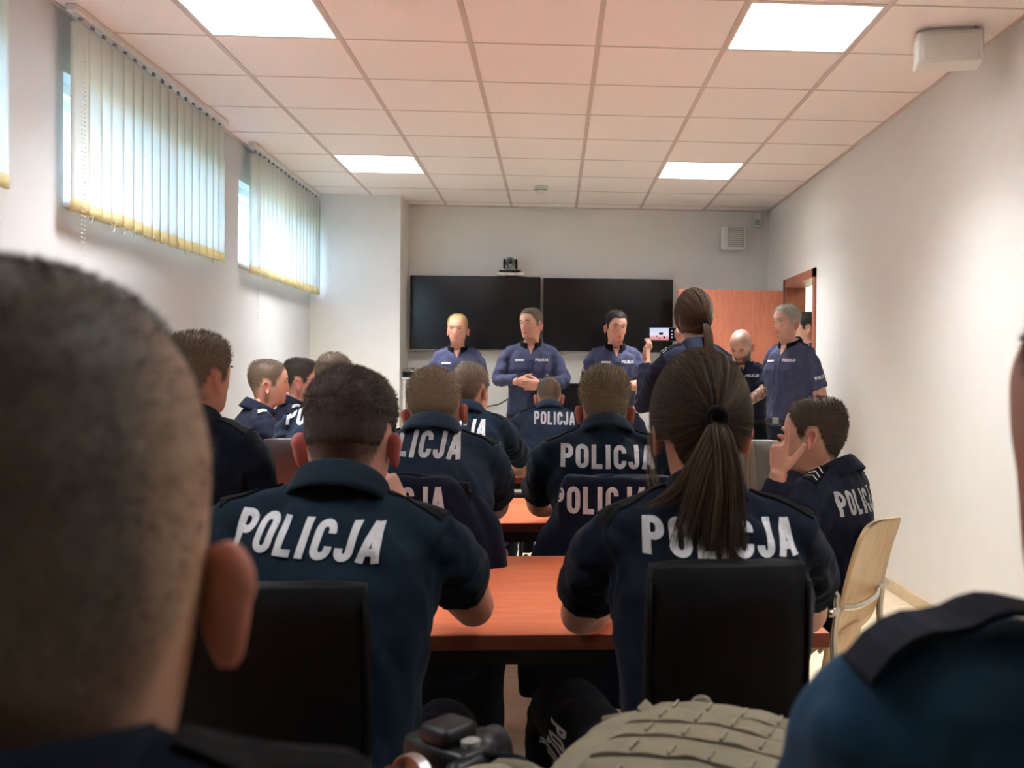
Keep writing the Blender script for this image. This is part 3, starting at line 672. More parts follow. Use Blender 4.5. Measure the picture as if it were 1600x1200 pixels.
def ear_mesh(side, n=22, flare=28):
    """flattened shell with a raised rim, a hollow and a lobe; base at the origin"""
    a = np.linspace(0, 2 * PI, n, endpoint=False); rr = [0, .3, .55, .78, .93, 1.0, .96, .7, .35, 0]
    zz = [-.004, -.0045, -.0045, -.001, .004, .002, -.005, -.008, -.009, -.009]; rings = []
    oy = np.where(np.sin(a) > 0, 1.0, np.where(np.cos(a) > 0, .80, .88)); prof = np.stack([-.0185 * np.cos(a) * oy * (1 + .26 * np.sin(a) + .10 * np.exp(-((a - 1.5 * PI) / .5) ** 2)), .0325 * np.sin(a) * (1 + .06 * np.exp(-((a - 1.5 * PI) / .4) ** 2))], 1)
    for r, t in zip(rr, zz):
        q = prof * max(r, .02); rings.append(np.stack([np.full(n, t), q[:, 0] - .012, q[:, 1]], 1))
    v, f = loft(rings); lobe = np.exp(-((v[:, 2] + .030) / .010) ** 2); v[:, 0] += .002 * lobe
    t = math.radians(flare); c, s = math.cos(t), math.sin(t)
    v = np.stack([v[:, 0] * c - v[:, 1] * s, v[:, 0] * s + v[:, 1] * c, v[:, 2]], 1); v[:, 1] += .12 * v[:, 2] * -1
    v[:, 0] += .073; v[:, 0] *= side
    if side < 0: f = [tuple(reversed(q)) for q in f]
    return v * np.array([1, 1, .96]) + np.array([side * .005, -.006, -.020]), f
def skin_mat(name, skin, hair, tattoo=False):
    m = bpy.data.materials.new(name); t, N, L = nt(m); b = N['Principled BSDF']; b.inputs['Roughness'].default_value = .52; b.inputs['Specular IOR Level'].default_value = .35
    at = N.new('ShaderNodeAttribute'); at.attribute_name = 'zones'; sp = N.new('ShaderNodeSeparateColor'); L.new(at.outputs['Color'], sp.inputs[0])
    tc = N.new('ShaderNodeTexCoord'); nz = N.new('ShaderNodeTexNoise'); nz.inputs['Scale'].default_value = 30; L.new(tc.outputs['Object'], nz.inputs[0])
    def mix(a, c2, fac, bt='MIX'):
        x = N.new('ShaderNodeMix'); x.data_type = 'RGBA'; x.blend_type = bt
        if isinstance(a, tuple): x.inputs[6].default_value = (*a, 1)
        else: L.new(a, x.inputs[6])
        x.inputs[7].default_value = (*c2, 1); L.new(fac, x.inputs[0]); return x.outputs[2]
    q = N.new('ShaderNodeMapRange'); q.inputs['From Min'].default_value = .35; q.inputs['From Max'].default_value = .7; q.inputs['To Max'].default_value = .35; L.new(nz.outputs[0], q.inputs[0])
    red = (min(1, skin[0] * 1.02), skin[1] * .62, skin[2] * .60)
    c = mix(skin, red, q.outputs[0]); c = mix(c, (skin[0] * .90, skin[1] * .40, skin[2] * .48), sp.outputs[1])
    st = N.new('ShaderNodeTexNoise'); st.inputs['Scale'].default_value = 420; st.inputs['Detail'].default_value = 2; L.new(tc.outputs['Object'], st.inputs[0])
    g = N.new('ShaderNodeMath'); g.operation = 'MULTIPLY_ADD'; L.new(st.outputs[0], g.inputs[0]); g.inputs[1].default_value = .5; g.inputs[2].default_value = .72
    g2 = N.new('ShaderNodeMath'); g2.operation = 'MULTIPLY'; g2.use_clamp = True; L.new(sp.outputs[0], g2.inputs[0]); L.new(g.outputs[0], g2.inputs[1])
    c = mix(c, hair, g2.outputs[0])
    if tattoo:
        vo = N.new('ShaderNodeTexVoronoi'); vo.feature = 'DISTANCE_TO_EDGE'; vo.inputs['Scale'].default_value = 32; L.new(tc.outputs['Object'], vo.inputs[0])
        r = N.new('ShaderNodeMapRange'); r.inputs['From Min'].default_value = .12; r.inputs['From Max'].default_value = .02; L.new(vo.outputs[0], r.inputs[0])
        k = N.new('ShaderNodeMath'); k.operation = 'MULTIPLY'; L.new(r.outputs[0], k.inputs[0]); L.new(sp.outputs[2], k.inputs[1]); c = mix(c, (.06, .08, .07), k.outputs[0])
    L.new(c, b.inputs['Base Color'])
    u = N.new('ShaderNodeBump'); u.inputs['Strength'].default_value = .15; u.inputs['Distance'].default_value = .001; L.new(st.outputs[0], u.inputs['Height']); L.new(u.outputs[0], b.inputs['Normal'])
    b.inputs['Subsurface Weight'].default_value = 0
    return m
def hair_mat(name, c1, c2):
    m = bpy.data.materials.new(name); t, N, L = nt(m); b = N['Principled BSDF']; b.inputs['Roughness'].default_value = .6; b.inputs['Specular IOR Level'].default_value = .2
    g = N.new('ShaderNodeNewGeometry'); r = N.new('ShaderNodeMix'); r.data_type = 'RGBA'; r.inputs[6].default_value = (*c1, 1); r.inputs[7].default_value = (*c2, 1)
    L.new(g.outputs['Random Per Island'], r.inputs[0]); L.new(r.outputs[2], b.inputs['Base Color'])
    return m
def strands(roots, dirs1, dirs2, L, w, rg):
    """tapered ribbons: root, mid, tip"""
    n = len(roots); L = np.asarray(L)[:, None]; p1 = roots + dirs1 * L * .5; p2 = p1 + dirs2 * L * .5
    sv = np.cross(dirs1, rg.normal(0, 1, (n, 3))); sv /= np.maximum(np.linalg.norm(sv, axis=1, keepdims=True), 1e-9)
    v = np.stack([roots - sv * w / 2, roots + sv * w / 2, p1 - sv * w * .45, p1 + sv * w * .45, p2], 1).reshape(-1, 3); k = np.arange(n) * 5
    f = [(a, a + 1, a + 3, a + 2) for a in k] + [(a + 2, a + 3, a + 4) for a in k]
    return v, f
def ribbons(paths, w, rg):
    """long hair: paths (n, m, 3)"""
    n, m, _ = paths.shape; T = np.gradient(paths, axis=1); s = np.cross(T, rg.normal(0, 1, (n, 1, 3))); s /= np.maximum(np.linalg.norm(s, axis=2, keepdims=True), 1e-9)
    wt = w * np.interp(np.linspace(0, 1, m), [0, .7, 1], [1, 1, .25])[None, :, None]
    v = np.stack([paths - s * wt / 2, paths + s * wt / 2], 2).reshape(-1, 3); f = []
    for i in range(n):
        b = i * m * 2
        for j in range(m - 1): q = b + 2 * j; f.append((q, q + 1, q + 3, q + 2))
    return v, f

# ------------------------------------------------------------------ hands
def hand_pieces(Wr, d, nrm, right, k=1., curl=.5, curls=None, spread=.06, thumb=.6, tcurl=.3):
    d = unit(d); nrm = unit(np.asarray(nrm, float) - d * np.dot(nrm, d)); s = np.cross(d, nrm) * (1 if right else -1)   # s points to the thumb side
    out = []
    def ell(c, ax, ay, t=16):
        a = np.linspace(0, 2 * PI, t, endpoint=False); return c + np.outer(np.cos(a) * ax, s) + np.outer(np.sin(a) * ay, nrm)
    P = [(-.02, .026, .021), (0, .027, .019), (.02, .034, .0175), (.05, .040, .0165), (.078, .041, .0145), (.092, .038, .011)]
    out.append(loft([ell(Wr + d * q * k, a * k, b * k) for q, a, b in P]))
    for i, (o, L, r) in enumerate(((.030, .072, .0088), (.0100, .081, .0090), (-.0105, .075, .0086), (-.0300, .058, .0078))):
        c = (curls[i] if curls is not None else curl) * (1 + .10 * i); base = Wr + (d * (.082 - .004 * abs(i - 1)) + s * o) * k; dr = unit(d + s * (o * spread * 30 * .03 / .03) * .5); pts = [base]
        for j, q in enumerate((.46, .30, .24)):
            aa = c * (.75 if j == 0 else 1.0); ax = np.cross(dr, nrm) ; dr = unit(dr * math.cos(aa) + nrm * math.sin(aa)) if j == 0 else unit(dr * math.cos(aa) + unit(np.cross(unit(np.cross(d, nrm)), dr)) * -math.sin(aa) * 1.0)
            pts.append(pts[-1] + dr * L * q * k)
        pts = catmull(pts, 3); rad = np.interp(np.linspace(0, 1, len(pts)), [0, .5, 1], [r, r * .92, r * .72]) * k
        out.append(tube(pts, rad, 10))
    t0 = Wr + (d * .022 + s * .026 + nrm * .004) * k; td = unit(d * .75 + s * thumb + nrm * tcurl); p1 = t0 + td * .042 * k; td2 = unit(td * .9 + d * .3 + nrm * tcurl * .5); p2 = p1 + td2 * .033 * k; p3 = p2 + unit(td2 + d * .25) * .024 * k
    out.append(tube(catmull([t0, p1, p2, p3], 3), np.interp(np.linspace(0, 1, 10), [0, .4, 1], [.0135, .0110, .0080]) * k, 10))
    return out

# ------------------------------------------------------------------ people
PROF_M = [(0.00, .172, .120), (.12, .172, .124), (.30, .164, .120), (.50, .172, .122), (.68, .186, .124), (.79, .184, .116), (.87, .160, .098), (.93, .118, .080), (.975, .080, .072), (1.0, .066, .064)]
PROF_F = [(0.00, .165, .118), (.12, .160, .116), (.30, .142, .108), (.50, .150, .112), (.68, .162, .120), (.79, .160, .108), (.87, .138, .088), (.93, .100, .070), (.975, .068, .062), (1.0, .054, .054)]
UP = np.array([0, 0, 1.])
def person(label, head, yaw=0, hyaw=0, hpitch=0, hroll=0, stand=False, k=1., lean=.10, neck=.150, slouch=.03, tilt=0, fem=False, sleeve='short', arms=None, hair=None, skin=(.50, .28, .19), shirt='polo', pants='trousers', text=None, face=True, beard=None, ranks=None, epaulettes=True, girth=1.0, sw=None, vox=.009, res=(48, 46), fat=1.0, chest=None, collar=True, brow=True, group=None, hold=None, legs=None, red=1.0, sleeve_text=None, side=0, headfwd=.045, tattoo=False, ear_flare=28, ear=1.0, trap=.05, nshift=0, shrug=0):
    rg = np.random.default_rng(sum(map(ord, label)))
    yr = math.radians(yaw); zc = head[2]
    C = np.array([side, lean + headfwd, zc - .125 * k]); N = np.array([side * .8 + nshift, lean, C[2] - neck * k])
    Rw = _rot(yr, 0, 0); rw = np.array([head[0], head[1], 0]) - Rw @ np.array([C[0], C[1], 0])
    e = empty('person', (rw[0], rw[1], 0), yr); tag(e, label, 'person', group or ('standing officers' if stand else 'seated officers'))
    loc = lambda p: Rw.T @ (np.asarray(p, float) - np.array([rw[0], rw[1], 0]))          # world point into the figure's frame
    hz = (.93 * k if stand else .545)
    H = np.array([0, 0, hz]); mid = (H + N) / 2 + np.array([0, -slouch, 0])
    hr = math.radians(hyaw); Rh = _rot(hr, 0, 0) @ _rot(0, -math.radians(hpitch), 0) @ _rot(0, 0, math.radians(hroll))
    hw = lambda p: C + (np.asarray(p) * k) @ Rh.T
    # --- torso rings
    prof = PROF_F if fem else PROF_M; a32 = np.linspace(0, 2 * PI, 36, endpoint=False)
    def spine(s):
        p = (1 - s) ** 2 * H + 2 * s * (1 - s) * mid + s * s * N; t = 2 * (1 - s) * (mid - H) + 2 * s * (N - mid); return p, unit(t)
    def ring(s, w, d):
        p, t = spine(s); tl = math.radians(tilt) * s; X = np.array([math.cos(tl), 0, math.sin(tl)]); Yv = unit(np.cross(t, X)) * 1; 
        c, sn = np.cos(a32), np.sin(a32)
        return p + np.outer(np.sign(c) * np.abs(c) ** .85 * w, X) + np.outer(np.sign(sn) * np.abs(sn) ** .9 * d, Yv)
    sw_ = (sw or (.155 if fem else .178)) * k
    rings = [ring(s, w * k * (girth if s < .75 else 1), d * k * (girth if s < .75 else 1)) for s, w, d in prof]
    pieces = [loft(rings)]
    ps, ts = spine(.845); ps = ps + np.array([0, 0, shrug]); tl = math.radians(tilt); Xs = np.array([math.cos(tl), 0, math.sin(tl)])
    S = {'L': ps - Xs * sw_, 'R': ps + Xs * sw_}
    rs = (.052 if fem else .061) * k; pn_, _ = spine(.955)
    for q in 'LR':
        pieces.append(tube(catmull([pn_ + (S[q] - pn_) * .05 + [0, -.012, 0], pn_ * .5 + S[q] * .5 + [0, -.008, .012 * k], S[q] + [0, 0, 0]], 4), np.linspace(trap, rs * .98, 9) * 1.0, 14))
    # --- arms
    arms = arms or {}; J = {}; skin_p = []; skin_zone = []
    for q in 'LR':
        sx = -1 if q == 'L' else 1; A = arms.get(q, 'lap' if not stand else 'down')
        if isinstance(A, str):
            A = {'lap': dict(u=(sx * .18, .25, -1), f=(-sx * .35, .9, -.12)), 'table': dict(u=(sx * .30, .62, -.80), f=(-sx * .55, .80, -.02)), 'down': dict(u=(sx * .16, .02, -1), f=(-sx * .02, .22, -1)), 'back': dict(u=(sx * .2, -.25, -1), f=(-sx * .55, -.35, -.55))}[A]
        if 'E' in A: E = loc(A['E'])
        else: E = S[q] + unit(A['u']) * (.285 if not fem else .265) * k
        if 'W' in A: Wp = loc(A['W'])
        else: Wp = E + unit(A['f']) * (.255 if not fem else .235) * k
        J[q] = (S[q], E, Wp); long = (sleeve == 'long' or A.get('long'))
        up_ = E - S[q]; fo = Wp - E
        inn = S[q] - np.array([sx * .03, 0, -.0]) 
        if long:
            pts = catmull([inn, S[q] + up_ * .12, S[q] + up_ * .55, E, E + fo * .5, E + fo * .93], 5); rad = np.interp(np.linspace(0, 1, len(pts)), [0, .2, .4, .6, .8, 1], [rs, rs * 1.02, .056 * k, .052 * k, .047 * k, .038 * k]) * (.9 if fem else 1)
        else:
            cut = A.get('cut', .80); pts = catmull([inn, S[q] + up_ * .10, S[q] + up_ * .45, S[q] + up_ * cut], 5); rad = np.interp(np.linspace(0, 1, len(pts)), [0, .35, .7, 1], [rs, rs * 1.03, .060 * k, .062 * k]) * (.92 if fem else 1)
        pieces.append(tube(pts, rad, 16))
        fat_ = .88 if fem else 1.0
        arm = tube(catmull([S[q] + up_ * .35, S[q] + up_ * .7, E - up_ * .03, E + fo * .25, E + fo * .6, Wp + unit(fo) * .012], 4), np.array(np.interp(np.linspace(0, 1, 21), [0, .2, .4, .55, .78, 1], [.048, .046, .0405, .0455, .037, .027])) * k * fat_ * (np.interp(np.linspace(0, 1, 21), [0, .85, 1], [.78, .8, 1]) if long else 1), 16)
        hd_ = A.get('hd', fo) if 'hdw' not in A else Rw.T @ np.array(A['hdw'], float)
        pn = A.get('pn', (0, 0, -1) if abs(unit(hd_)[2]) < .8 else (-sx, .2, 0)) if 'pnw' not in A else Rw.T @ np.array(A['pnw'], float)
        hp = hand_pieces(Wp, hd_, pn, q == 'R', k * (.9 if fem else 1), A.get('curl', .35), A.get('curls'), thumb=A.get('thumb', .6), tcurl=A.get('tcurl', .3))
        v = [arm] + hp; VV = []; FF = []; n = 0
        for a_, b_ in v: VV.append(a_); FF += [tuple(i + n for i in t_) for t_ in b_]; n += len(a_)
        V2, F2, _ = remesh(np.concatenate(VV), FF, A.get('vox', .0055), 3, .45); skin_p.append((V2, F2)); skin_zone.append(A.get('tat', 0))
    # --- body skin: one loft from crown to chest, ears and arms joined in
    nr, nl = res; hrn = head_rings(nr, nl, fat, fem, face); hl = np.concatenate(hrn)
    R0 = [hw(r) for r in hrn]; last = R0[-1]; an = np.linspace(0, 2 * PI, nr, endpoint=False); nd = unit(last.mean(0) - N); nx = unit(np.cross(np.array([0, 1., 0]), nd)); nx = nx if nx[0] > 0 else -nx; ny = unit(np.cross(nd, nx))
    ac = unit(nd * .45 + np.array([0, 0, 1.]) * .8); cx_ = np.array([1., 0, 0]); cy_ = unit(np.cross(ac, cx_)); nrad = (.050 if fem else .0615 * (1 + (fat - 1) * .6)) * k
    def nring(c, rx, ry): return c + np.outer(np.cos(an) * rx, nx) + np.outer(np.sin(an) * ry, ny)
    NR = nring(N, nrad * 1.04, nrad * 1.04); neckr = [last * (1 - t) + NR * t + np.outer(-np.ones(nr) * 4 * t * (1 - t) * .002, nd) for t in (.2, .45, .7, .9, 1)]
    p1, _ = spine(.93); p2, _ = spine(.82)
    chestr = [p1 + np.stack([np.cos(an) * .085 * k, np.sin(an) * .06 * k, np.zeros(nr)], 1), p2 + np.stack([np.cos(an) * .12 * k, np.sin(an) * .07 * k, np.zeros(nr)], 1)]
    V, F = loft(R0 + neckr + chestr); nv_head = len(hl)
    hairc = (hair or {}).get('c', (.05, .035, .025)); hs = hair or {}
    zon = np.zeros((len(V), 4)); zon[:, 3] = 1
    m = hair_mask(hl, hs.get('soft', .010), hs.get('recede', 0), hs.get('low', 0), hs.get('crop')); fade = hs.get('fade', (-.07, .03, .35)); dens = fade[2] + (1 - fade[2]) * sstep(fade[0], fade[1], hl[:, 2])
    sden = fade[2] * .9 + (1 - fade[2] * .9) * sstep(fade[0] - .02, fade[1] - .055, hl[:, 2])
    sden = sden * (1 - hs.get('sidefade', 0) * sstep(.040, .074, np.abs(hl[:, 0])))
    if hs: zon[:nv_head, 0] = m * sden * hs.get('stub', 1.0)
    fm = sstep(.03, .06, hl[:, 1])
    if beard:
        bz = sstep(-.028, -.045, hl[:, 2] + .25 * np.maximum(0, .06 - hl[:, 1]) * -1) * sstep(-.02, .02, hl[:, 1]); lipz = np.exp(-((hl[:, 2] + .064) / .008) ** 2) * np.exp(-(hl[:, 0] / .02) ** 4)
        bz = np.maximum(bz, sstep(.045, .03, np.abs(hl[:, 1] - .015)) * sstep(.0, -.03, hl[:, 2]) * .9 * (hl[:, 1] > -.02)); zon[:nv_head, 0] = np.maximum(zon[:nv_head, 0], bz * (1 - lipz) * beard)
    zon[:nv_head, 1] = fm * .95 * np.exp(-((hl[:, 2] + .064) / .0075) ** 2) * np.exp(-(hl[:, 0] / .021) ** 4) + fm * .25 * np.exp(-((hl[:, 2] + .022) / .02) ** 2) * red
    zon[nv_head:, 1] = .18 * red; zon[:nv_head, 1] += .22 * red * sstep(-.02, -.09, hl[:, 2])
    VV = [V]; FF = list(F); n = len(V); ZZ = [zon]
    for sd_ in (-1, 1):
        ev, ef = ear_mesh(sd_, flare=ear_flare); ec_ = np.array([sd_ * .075, -.004, -.02]); ev = (ev - ec_) * ear + ec_; ev[:, 0] *= (.94 if fem else 1.0); z_ = np.zeros((len(ev), 4)); z_[:, 1] = np.clip(.55 * red, 0, 1); VV.append(hw(ev)); ZZ.append(z_); FF += [tuple(i + n for i in t_) for t_ in ef]; n += len(ev)  # stronger red paints the glow of backlit ears into the skin colour
    for (av_, af_), tz in zip(skin_p, skin_zone):
        z_ = np.zeros((len(av_), 4)); z_[:, 1] = .12; z_[:, 2] = tz; VV.append(av_); ZZ.append(z_); FF += [tuple(i + n for i in t_) for t_ in af_]; n += len(av_)
    V = np.concatenate(VV); me = meshd('body', V, FF); at = me.color_attributes.new('zones', 'FLOAT_COLOR', 'POINT'); at.data.foreach_set('color', np.concatenate(ZZ).ravel())
    body = link('body', me, skin_mat('skin', skin, hairc, tattoo), e)
    # --- face
    if face:
        for sx in (-1, 1):
            q = hw(np.array([[sx * .031, .0725, .0115]]))[0]; v, f = lathe([(.0005, -.0120), (.006, -.0104), (.0104, -.006), (.012, 0), (.0104, .006), (.006, .0104), (.0005, .012)], 12)
            ey = link('eye', meshd('eye', v * k @ Rh.T + q, f), M['eye_white'], body)
            q2 = hw(np.array([[sx * .031, 0.0725 + .0098, .0108]]))[0]; v, f = lathe([(.0054, -.0002), (.0054, .0014), (.003, .0022)], 12); v = v[:, [0, 2, 1]]
            v2 = v * k @ Rh.T + q2; link('iris', meshd('iris', v2, f), M['iris'], body)
            if brow:
                pts = np.array([(sx * x, .0905 - .35 * (x - .03) ** 2 * 40 * .25 + (-.004 if x > .042 else .004), .0300 + .003 * math.exp(-((x - .034) / .012) ** 2)) for x in (.014, .022, .032, .042, .050)]); v, f = tube(hw(catmull(pts, 3)), np.interp(np.linspace(0, 1, 13), [0, .4, 1], [.0030, .0036, .0016]) * k, 7)
                link('eyebrow', meshd('eyebrow', v, f), hair_mat('brow_hair', tuple(c * .7 for c in hairc), hairc), body)
    # --- hair: cap plus strands
    if hs and hs.get('n', 0):
        top, sid = hs['top'], hs['side']; nvh = len(hl)
        tri = []; hv = hl
        nrm_h = unit_rows(np.stack([hl[:, 0] / .077 ** 2, (hl[:, 1] - 0) / .1 ** 2, (hl[:, 2] - .02) / .105 ** 2], 1))
        ht = sstep(.03, .085, hl[:, 2]); th = (sid + (top - sid) * ht) * m
        hf = (1 + .35 * vnoise(hl, 45, 3) + .25 * vnoise(hl, 110, 4)) * hs.get('cap', .38)
        cm_ = hs.get('capmin', .5); th = th * sstep(min(cm_, .9) - .04, min(cm_, .9) + .10, m * dens); Vc = hl + nrm_h * (.0006 + th * hf * np.where(m > .5, 1, m * 2))[:, None] - nrm_h * (.003 * (1 - m))[:, None]
        Fh = []; dd = m * dens
        for i in range(nl - 1):
            for j in range(nr):
                j2 = (j + 1) % nr; qd = (i * nr + j, i * nr + j2, (i + 1) * nr + j2, (i + 1) * nr + j)
                if min(dd[list(qd)]) > hs.get('capmin', .5): Fh.append(qd)
        Vc = np.vstack([Vc, Vc[:nr].mean(0) + [0, 0, .0015]]); Fh += [(len(Vc) - 1, (j + 1) % nr, j) for j in range(nr)]
        VV = [hw(Vc)]; FF = list(Fh); n0 = len(Vc)
        # strand roots
        cnt = hs['n']; ii = rg.integers(0, nl - 1, cnt * 5); area = np.array([np.linalg.norm(hrn[i][0] - hrn[i][nr // 2]) for i in range(nl)]); area = area * np.gradient(-np.array([r_[0, 2] for r_ in hrn])) + .0006
        pr = area / area.sum(); ii = rg.choice(nl - 1, cnt * 5, p=pr[:-1] / pr[:-1].sum()); jj = rg.integers(0, nr, cnt * 5); fu = rg.random((cnt * 5, 2))
        A_ = lambda arr: (arr[ii * nr + jj] * (1 - fu[:, :1]) + arr[ii * nr + (jj + 1) % nr] * fu[:, :1]) * (1 - fu[:, 1:]) + (arr[(ii + 1) * nr + jj] * (1 - fu[:, :1]) + arr[(ii + 1) * nr + (jj + 1) % nr] * fu[:, :1]) * fu[:, 1:]
        rt = A_(Vc[:-1]); nn = unit_rows(A_(nrm_h)); kp = rg.random(cnt * 5) < (A_((m * np.minimum(dens, sden))[:, None])[:, 0]) ; kp &= A_(m[:, None])[:, 0] > .3
        idx = np.nonzero(kp)[0][:cnt]; rt, nn = rt[idx], nn[idx]; hh = sstep(.03, .085, rt[:, 2])[:, None]
        cdir = np.array(hs.get('comb', (0, .5, .2)), float); down = np.array([0, 0, -1.]); back_down = unit_rows(down + np.stack([np.zeros(len(rt)), -.3 * np.ones(len(rt)), np.zeros(len(rt))], 1))
        flow = hh * cdir + (1 - hh) * back_down * .9; flow = flow - nn * np.sum(flow * nn, 1, keepdims=True)
        stand_ = hs.get('stand', .6); jit = rg.normal(0, hs.get('jit', .25), (len(rt), 3)) + .5 * np.stack([vnoise(rt, 60, 11), vnoise(rt, 60, 12), vnoise(rt, 60, 13)], 1) * hs.get('clump', .6)
        d1 = unit_rows(nn * stand_ + flow + jit); d2 = unit_rows(nn * stand_ * .5 + flow * 1.4 + jit); Ls = (sid + (top - sid) * hh[:, 0]) * rg.uniform(.7, 1.25, len(rt))
        v, f = strands(hw(rt - nn * .001), d1 @ Rh.T, d2 @ Rh.T, np.maximum(Ls, .004) * k, hs.get('w', .0011), rg); VV.append(v); FF += [tuple(int(i) + n0 for i in t_) for t_ in f]
        me = meshd('hair', np.concatenate(VV), FF); hb = link('hair', me, hair_mat('hair', tuple(c * .62 for c in hairc), tuple(min(1, c * 1.45) for c in hs.get('c2', hairc))), body)
    # --- shirt
    VV = []; FF = []; n = 0
    for a_, b_ in pieces: VV.append(a_); FF += [tuple(i + n for i in t_) for t_ in b_]; n += len(a_)
    Vs, Fs, Ns = remesh(np.concatenate(VV), FF, vox, max(3, int(.045 / vox)), .5)
    fold = .0075 * vnoise(Vs * [1, 1, 1.6], 9, 21) + .0065 * vnoise(Vs * [1, 1, .5] + Vs[:, [2, 0, 1]] * .6, 26, 22) + .0016 * vnoise(Vs, 55, 23)
    for q in 'LR':      # creases round armpit and elbow
        for c_, am in ((S[q] * .85 + J[q][1] * .15 + np.array([0, 0, -.04]), .006), (J[q][1], .006 if sleeve == 'long' else .003)):
            dd_ = np.linalg.norm(Vs - c_, axis=1); fold += am * np.sin(dd_ * 190 + 3 * vnoise(Vs, 12, 31)) * np.exp(-(dd_ / .085) ** 2)
    Vs = Vs + Ns * fold[:, None]
    sh = link('shirt', meshd('shirt', Vs, Fs), M[shirt], e); tree = BVHTree.FromPolygons([Vector(x) for x in Vs], Fs)
    # collar: stand and fold, open at the throat
    if collar:
        g0 = math.radians(24 if face else 20); aa = np.linspace(PI / 2 + g0, PI / 2 + 2 * PI - g0, 44); prof_c = [(.000, -.016), (.003, .004), (.005, .015), (.009, .017), (.0125, .012), (.017, -.003), (.021, -.018), (.023, -.030)]
        g = []
        for (r, h) in prof_c:
            row = []
            for a_ in aa:
                fr = max(0, math.cos(a_ - PI / 2)) ** 3; hh_ = h - (.034 * fr if r > .018 else .014 * fr if r > .015 else 0); bk = max(0, -math.cos(a_ - PI / 2)); rr = nrad * 1.04 + r * k + .003
                rr = rr + .006 * bk * k; row.append(N + np.array([0, .004, .000]) + cx_ * math.cos(a_) * rr + cy_ * math.sin(a_) * rr * 1.02 + ac * (hh_ * k * (1.05 + .15 * bk) * (1.35 if stand else 1)))
            g.append(row)
        g = np.array(g); ng = len(aa); v = g.reshape(-1, 3); f = [(i * ng + j, i * ng + j + 1, (i + 1) * ng + j + 1, (i + 1) * ng + j) for i in range(len(prof_c) - 1) for j in range(ng - 1)]
        co = link('collar', meshd('collar', v, f), M['black_cloth'] if shirt == 'uniform' else M[shirt], sh); so = co.modifiers.new('thickness', 'SOLIDIFY'); so.thickness = .003
    # epaulettes lie on the shoulder seam, from sleeve to collar
    if epaulettes:
        for q in 'LR':
            sx = -1 if q == 'L' else 1; O = S[q] + Xs * sx * rs * .22; In = N + Xs * sx * nrad * 1.55; In = In - np.array([0, .01, 0]); O = O - np.array([0, .012, 0]); L_ = np.linalg.norm((In - O)[:2]); dr = unit(np.array([(In - O)[0], (In - O)[1], 0])); pr_ = np.array([-dr[1], dr[0], 0])
            c_ = (O + In) / 2; r_ = patch(tree, np.array([c_[0], c_[1], C[2]]), dr, pr_, (0, 0, -1), L_, .046 * k, .005, 9, 4)
            if r_ is None: continue
            ep = link('epaulette', meshd('epaulette', *r_, smooth=False), M['black_cloth'] if shirt != 'uniform' else M['uniform_dk'], sh)
            if ranks:
                kind, n_ = ranks; mm = MB(); got = False
                for i in range(n_):
                    cc = O + dr * (.024 + i * (.020 if kind != 'bar' else .016)) * k; cc = np.array([cc[0], cc[1], C[2]])
                    if kind == 'star':
                        st_ = [(0, 0)] + [((.0085 if j % 2 == 0 else .0040) * math.cos(j * PI / 5), (.0085 if j % 2 == 0 else .0040) * math.sin(j * PI / 5)) for j in range(10)]; v, f = project(tree, np.array(st_) * k, [(0, j + 1, (j + 1) % 10 + 1) for j in range(10)], cc, dr, pr_, (0, 0, -1), .008)
                    elif kind == 'bar':
                        v, f = project(tree, np.array([(-.006, -.022), (.006, -.022), (.006, 0), (.006, .022), (-.006, .022), (-.006, 0)]) * k, [(0, 1, 2, 5), (5, 2, 3, 4)], cc, dr, pr_, (0, 0, -1), .008)
                    else:
                        v2, f2 = stroke(np.array([(-.012, -.019), (.0, 0), (-.012, .019)]) * k * 10, .045); v, f = project(tree, v2 / 10, f2, cc, dr, pr_, (0, 0, -1), .008)
                    if len(f): mm.add(v, f); got = True
                if kind == 'star':
                    for j in (0, 1):
                        v, f = project(tree, np.array([(-.003, -.021), (.003, -.021), (.003, .021), (-.003, .021)]) * k, [(0, 1, 2, 3)], np.array([(O + dr * (.008 + j * .009) * k)[0], (O + dr * (.008 + j * .009) * k)[1], C[2]]), dr, pr_, (0, 0, -1), .008)
                        if len(f): mm.add(v, f)
                if got: mm.build('rank_mark', M['silver'], ep)
    # open neckline of the uniform shirt
    if chest:
        tri = []; nk = 7
        for i in range(nk):
            for j in range(5): tri.append(((j / 4 - .5) * .062 * (1 - i / (nk - 1) * .97), -i / (nk - 1) * .075))
        v, f = project(tree, np.array(tri) * k, [(i * 5 + j, i * 5 + j + 1, (i + 1) * 5 + j + 1, (i + 1) * 5 + j) for i in range(nk - 1) for j in range(4)], N + np.array([0, .1, -.004]), (-1, 0, 0), (0, 0, 1), (0, -1, 0), .003)
        if f:
            me = meshd('throat', v, f); at = me.color_attributes.new('zones', 'FLOAT_COLOR', 'POINT'); at.data.foreach_set('color', np.tile([0, .2, 0, 1.], len(v))); link('throat', me, body.data.materials[0], body)
    # lettering on the back
    if text:
        T = dict(h=.085, z=.72, xs=1.0, rot=0, dx=0, shear=.0); T.update(text); V2, F2 = text_2d('POLICJA', T['h'] * k, T['xs'], shear=T['shear'])
        zs = T.get('zw', None); p, t = spine(T['z'] if zs is None else np.clip((zs - H[2]) / (N[2] - H[2]), 0, 1)); ca, sa = math.cos(math.radians(T['rot'])), math.sin(math.radians(T['rot'])); R_ = np.array([ca, 0, sa]); U_ = np.array([-sa, 0, ca])
        D_ = unit(np.cross(U_, R_)) * -1; D_ = np.cross(R_, U_) * -1; D_ = unit(D_ if D_[1] > 0 else -D_)
        p = p + R_ * T['dx']; p[2] = zs if zs is not None else p[2]; v, f = project(tree, V2, F2, p, R_, U_, (0, 1, 0), .003, .35)
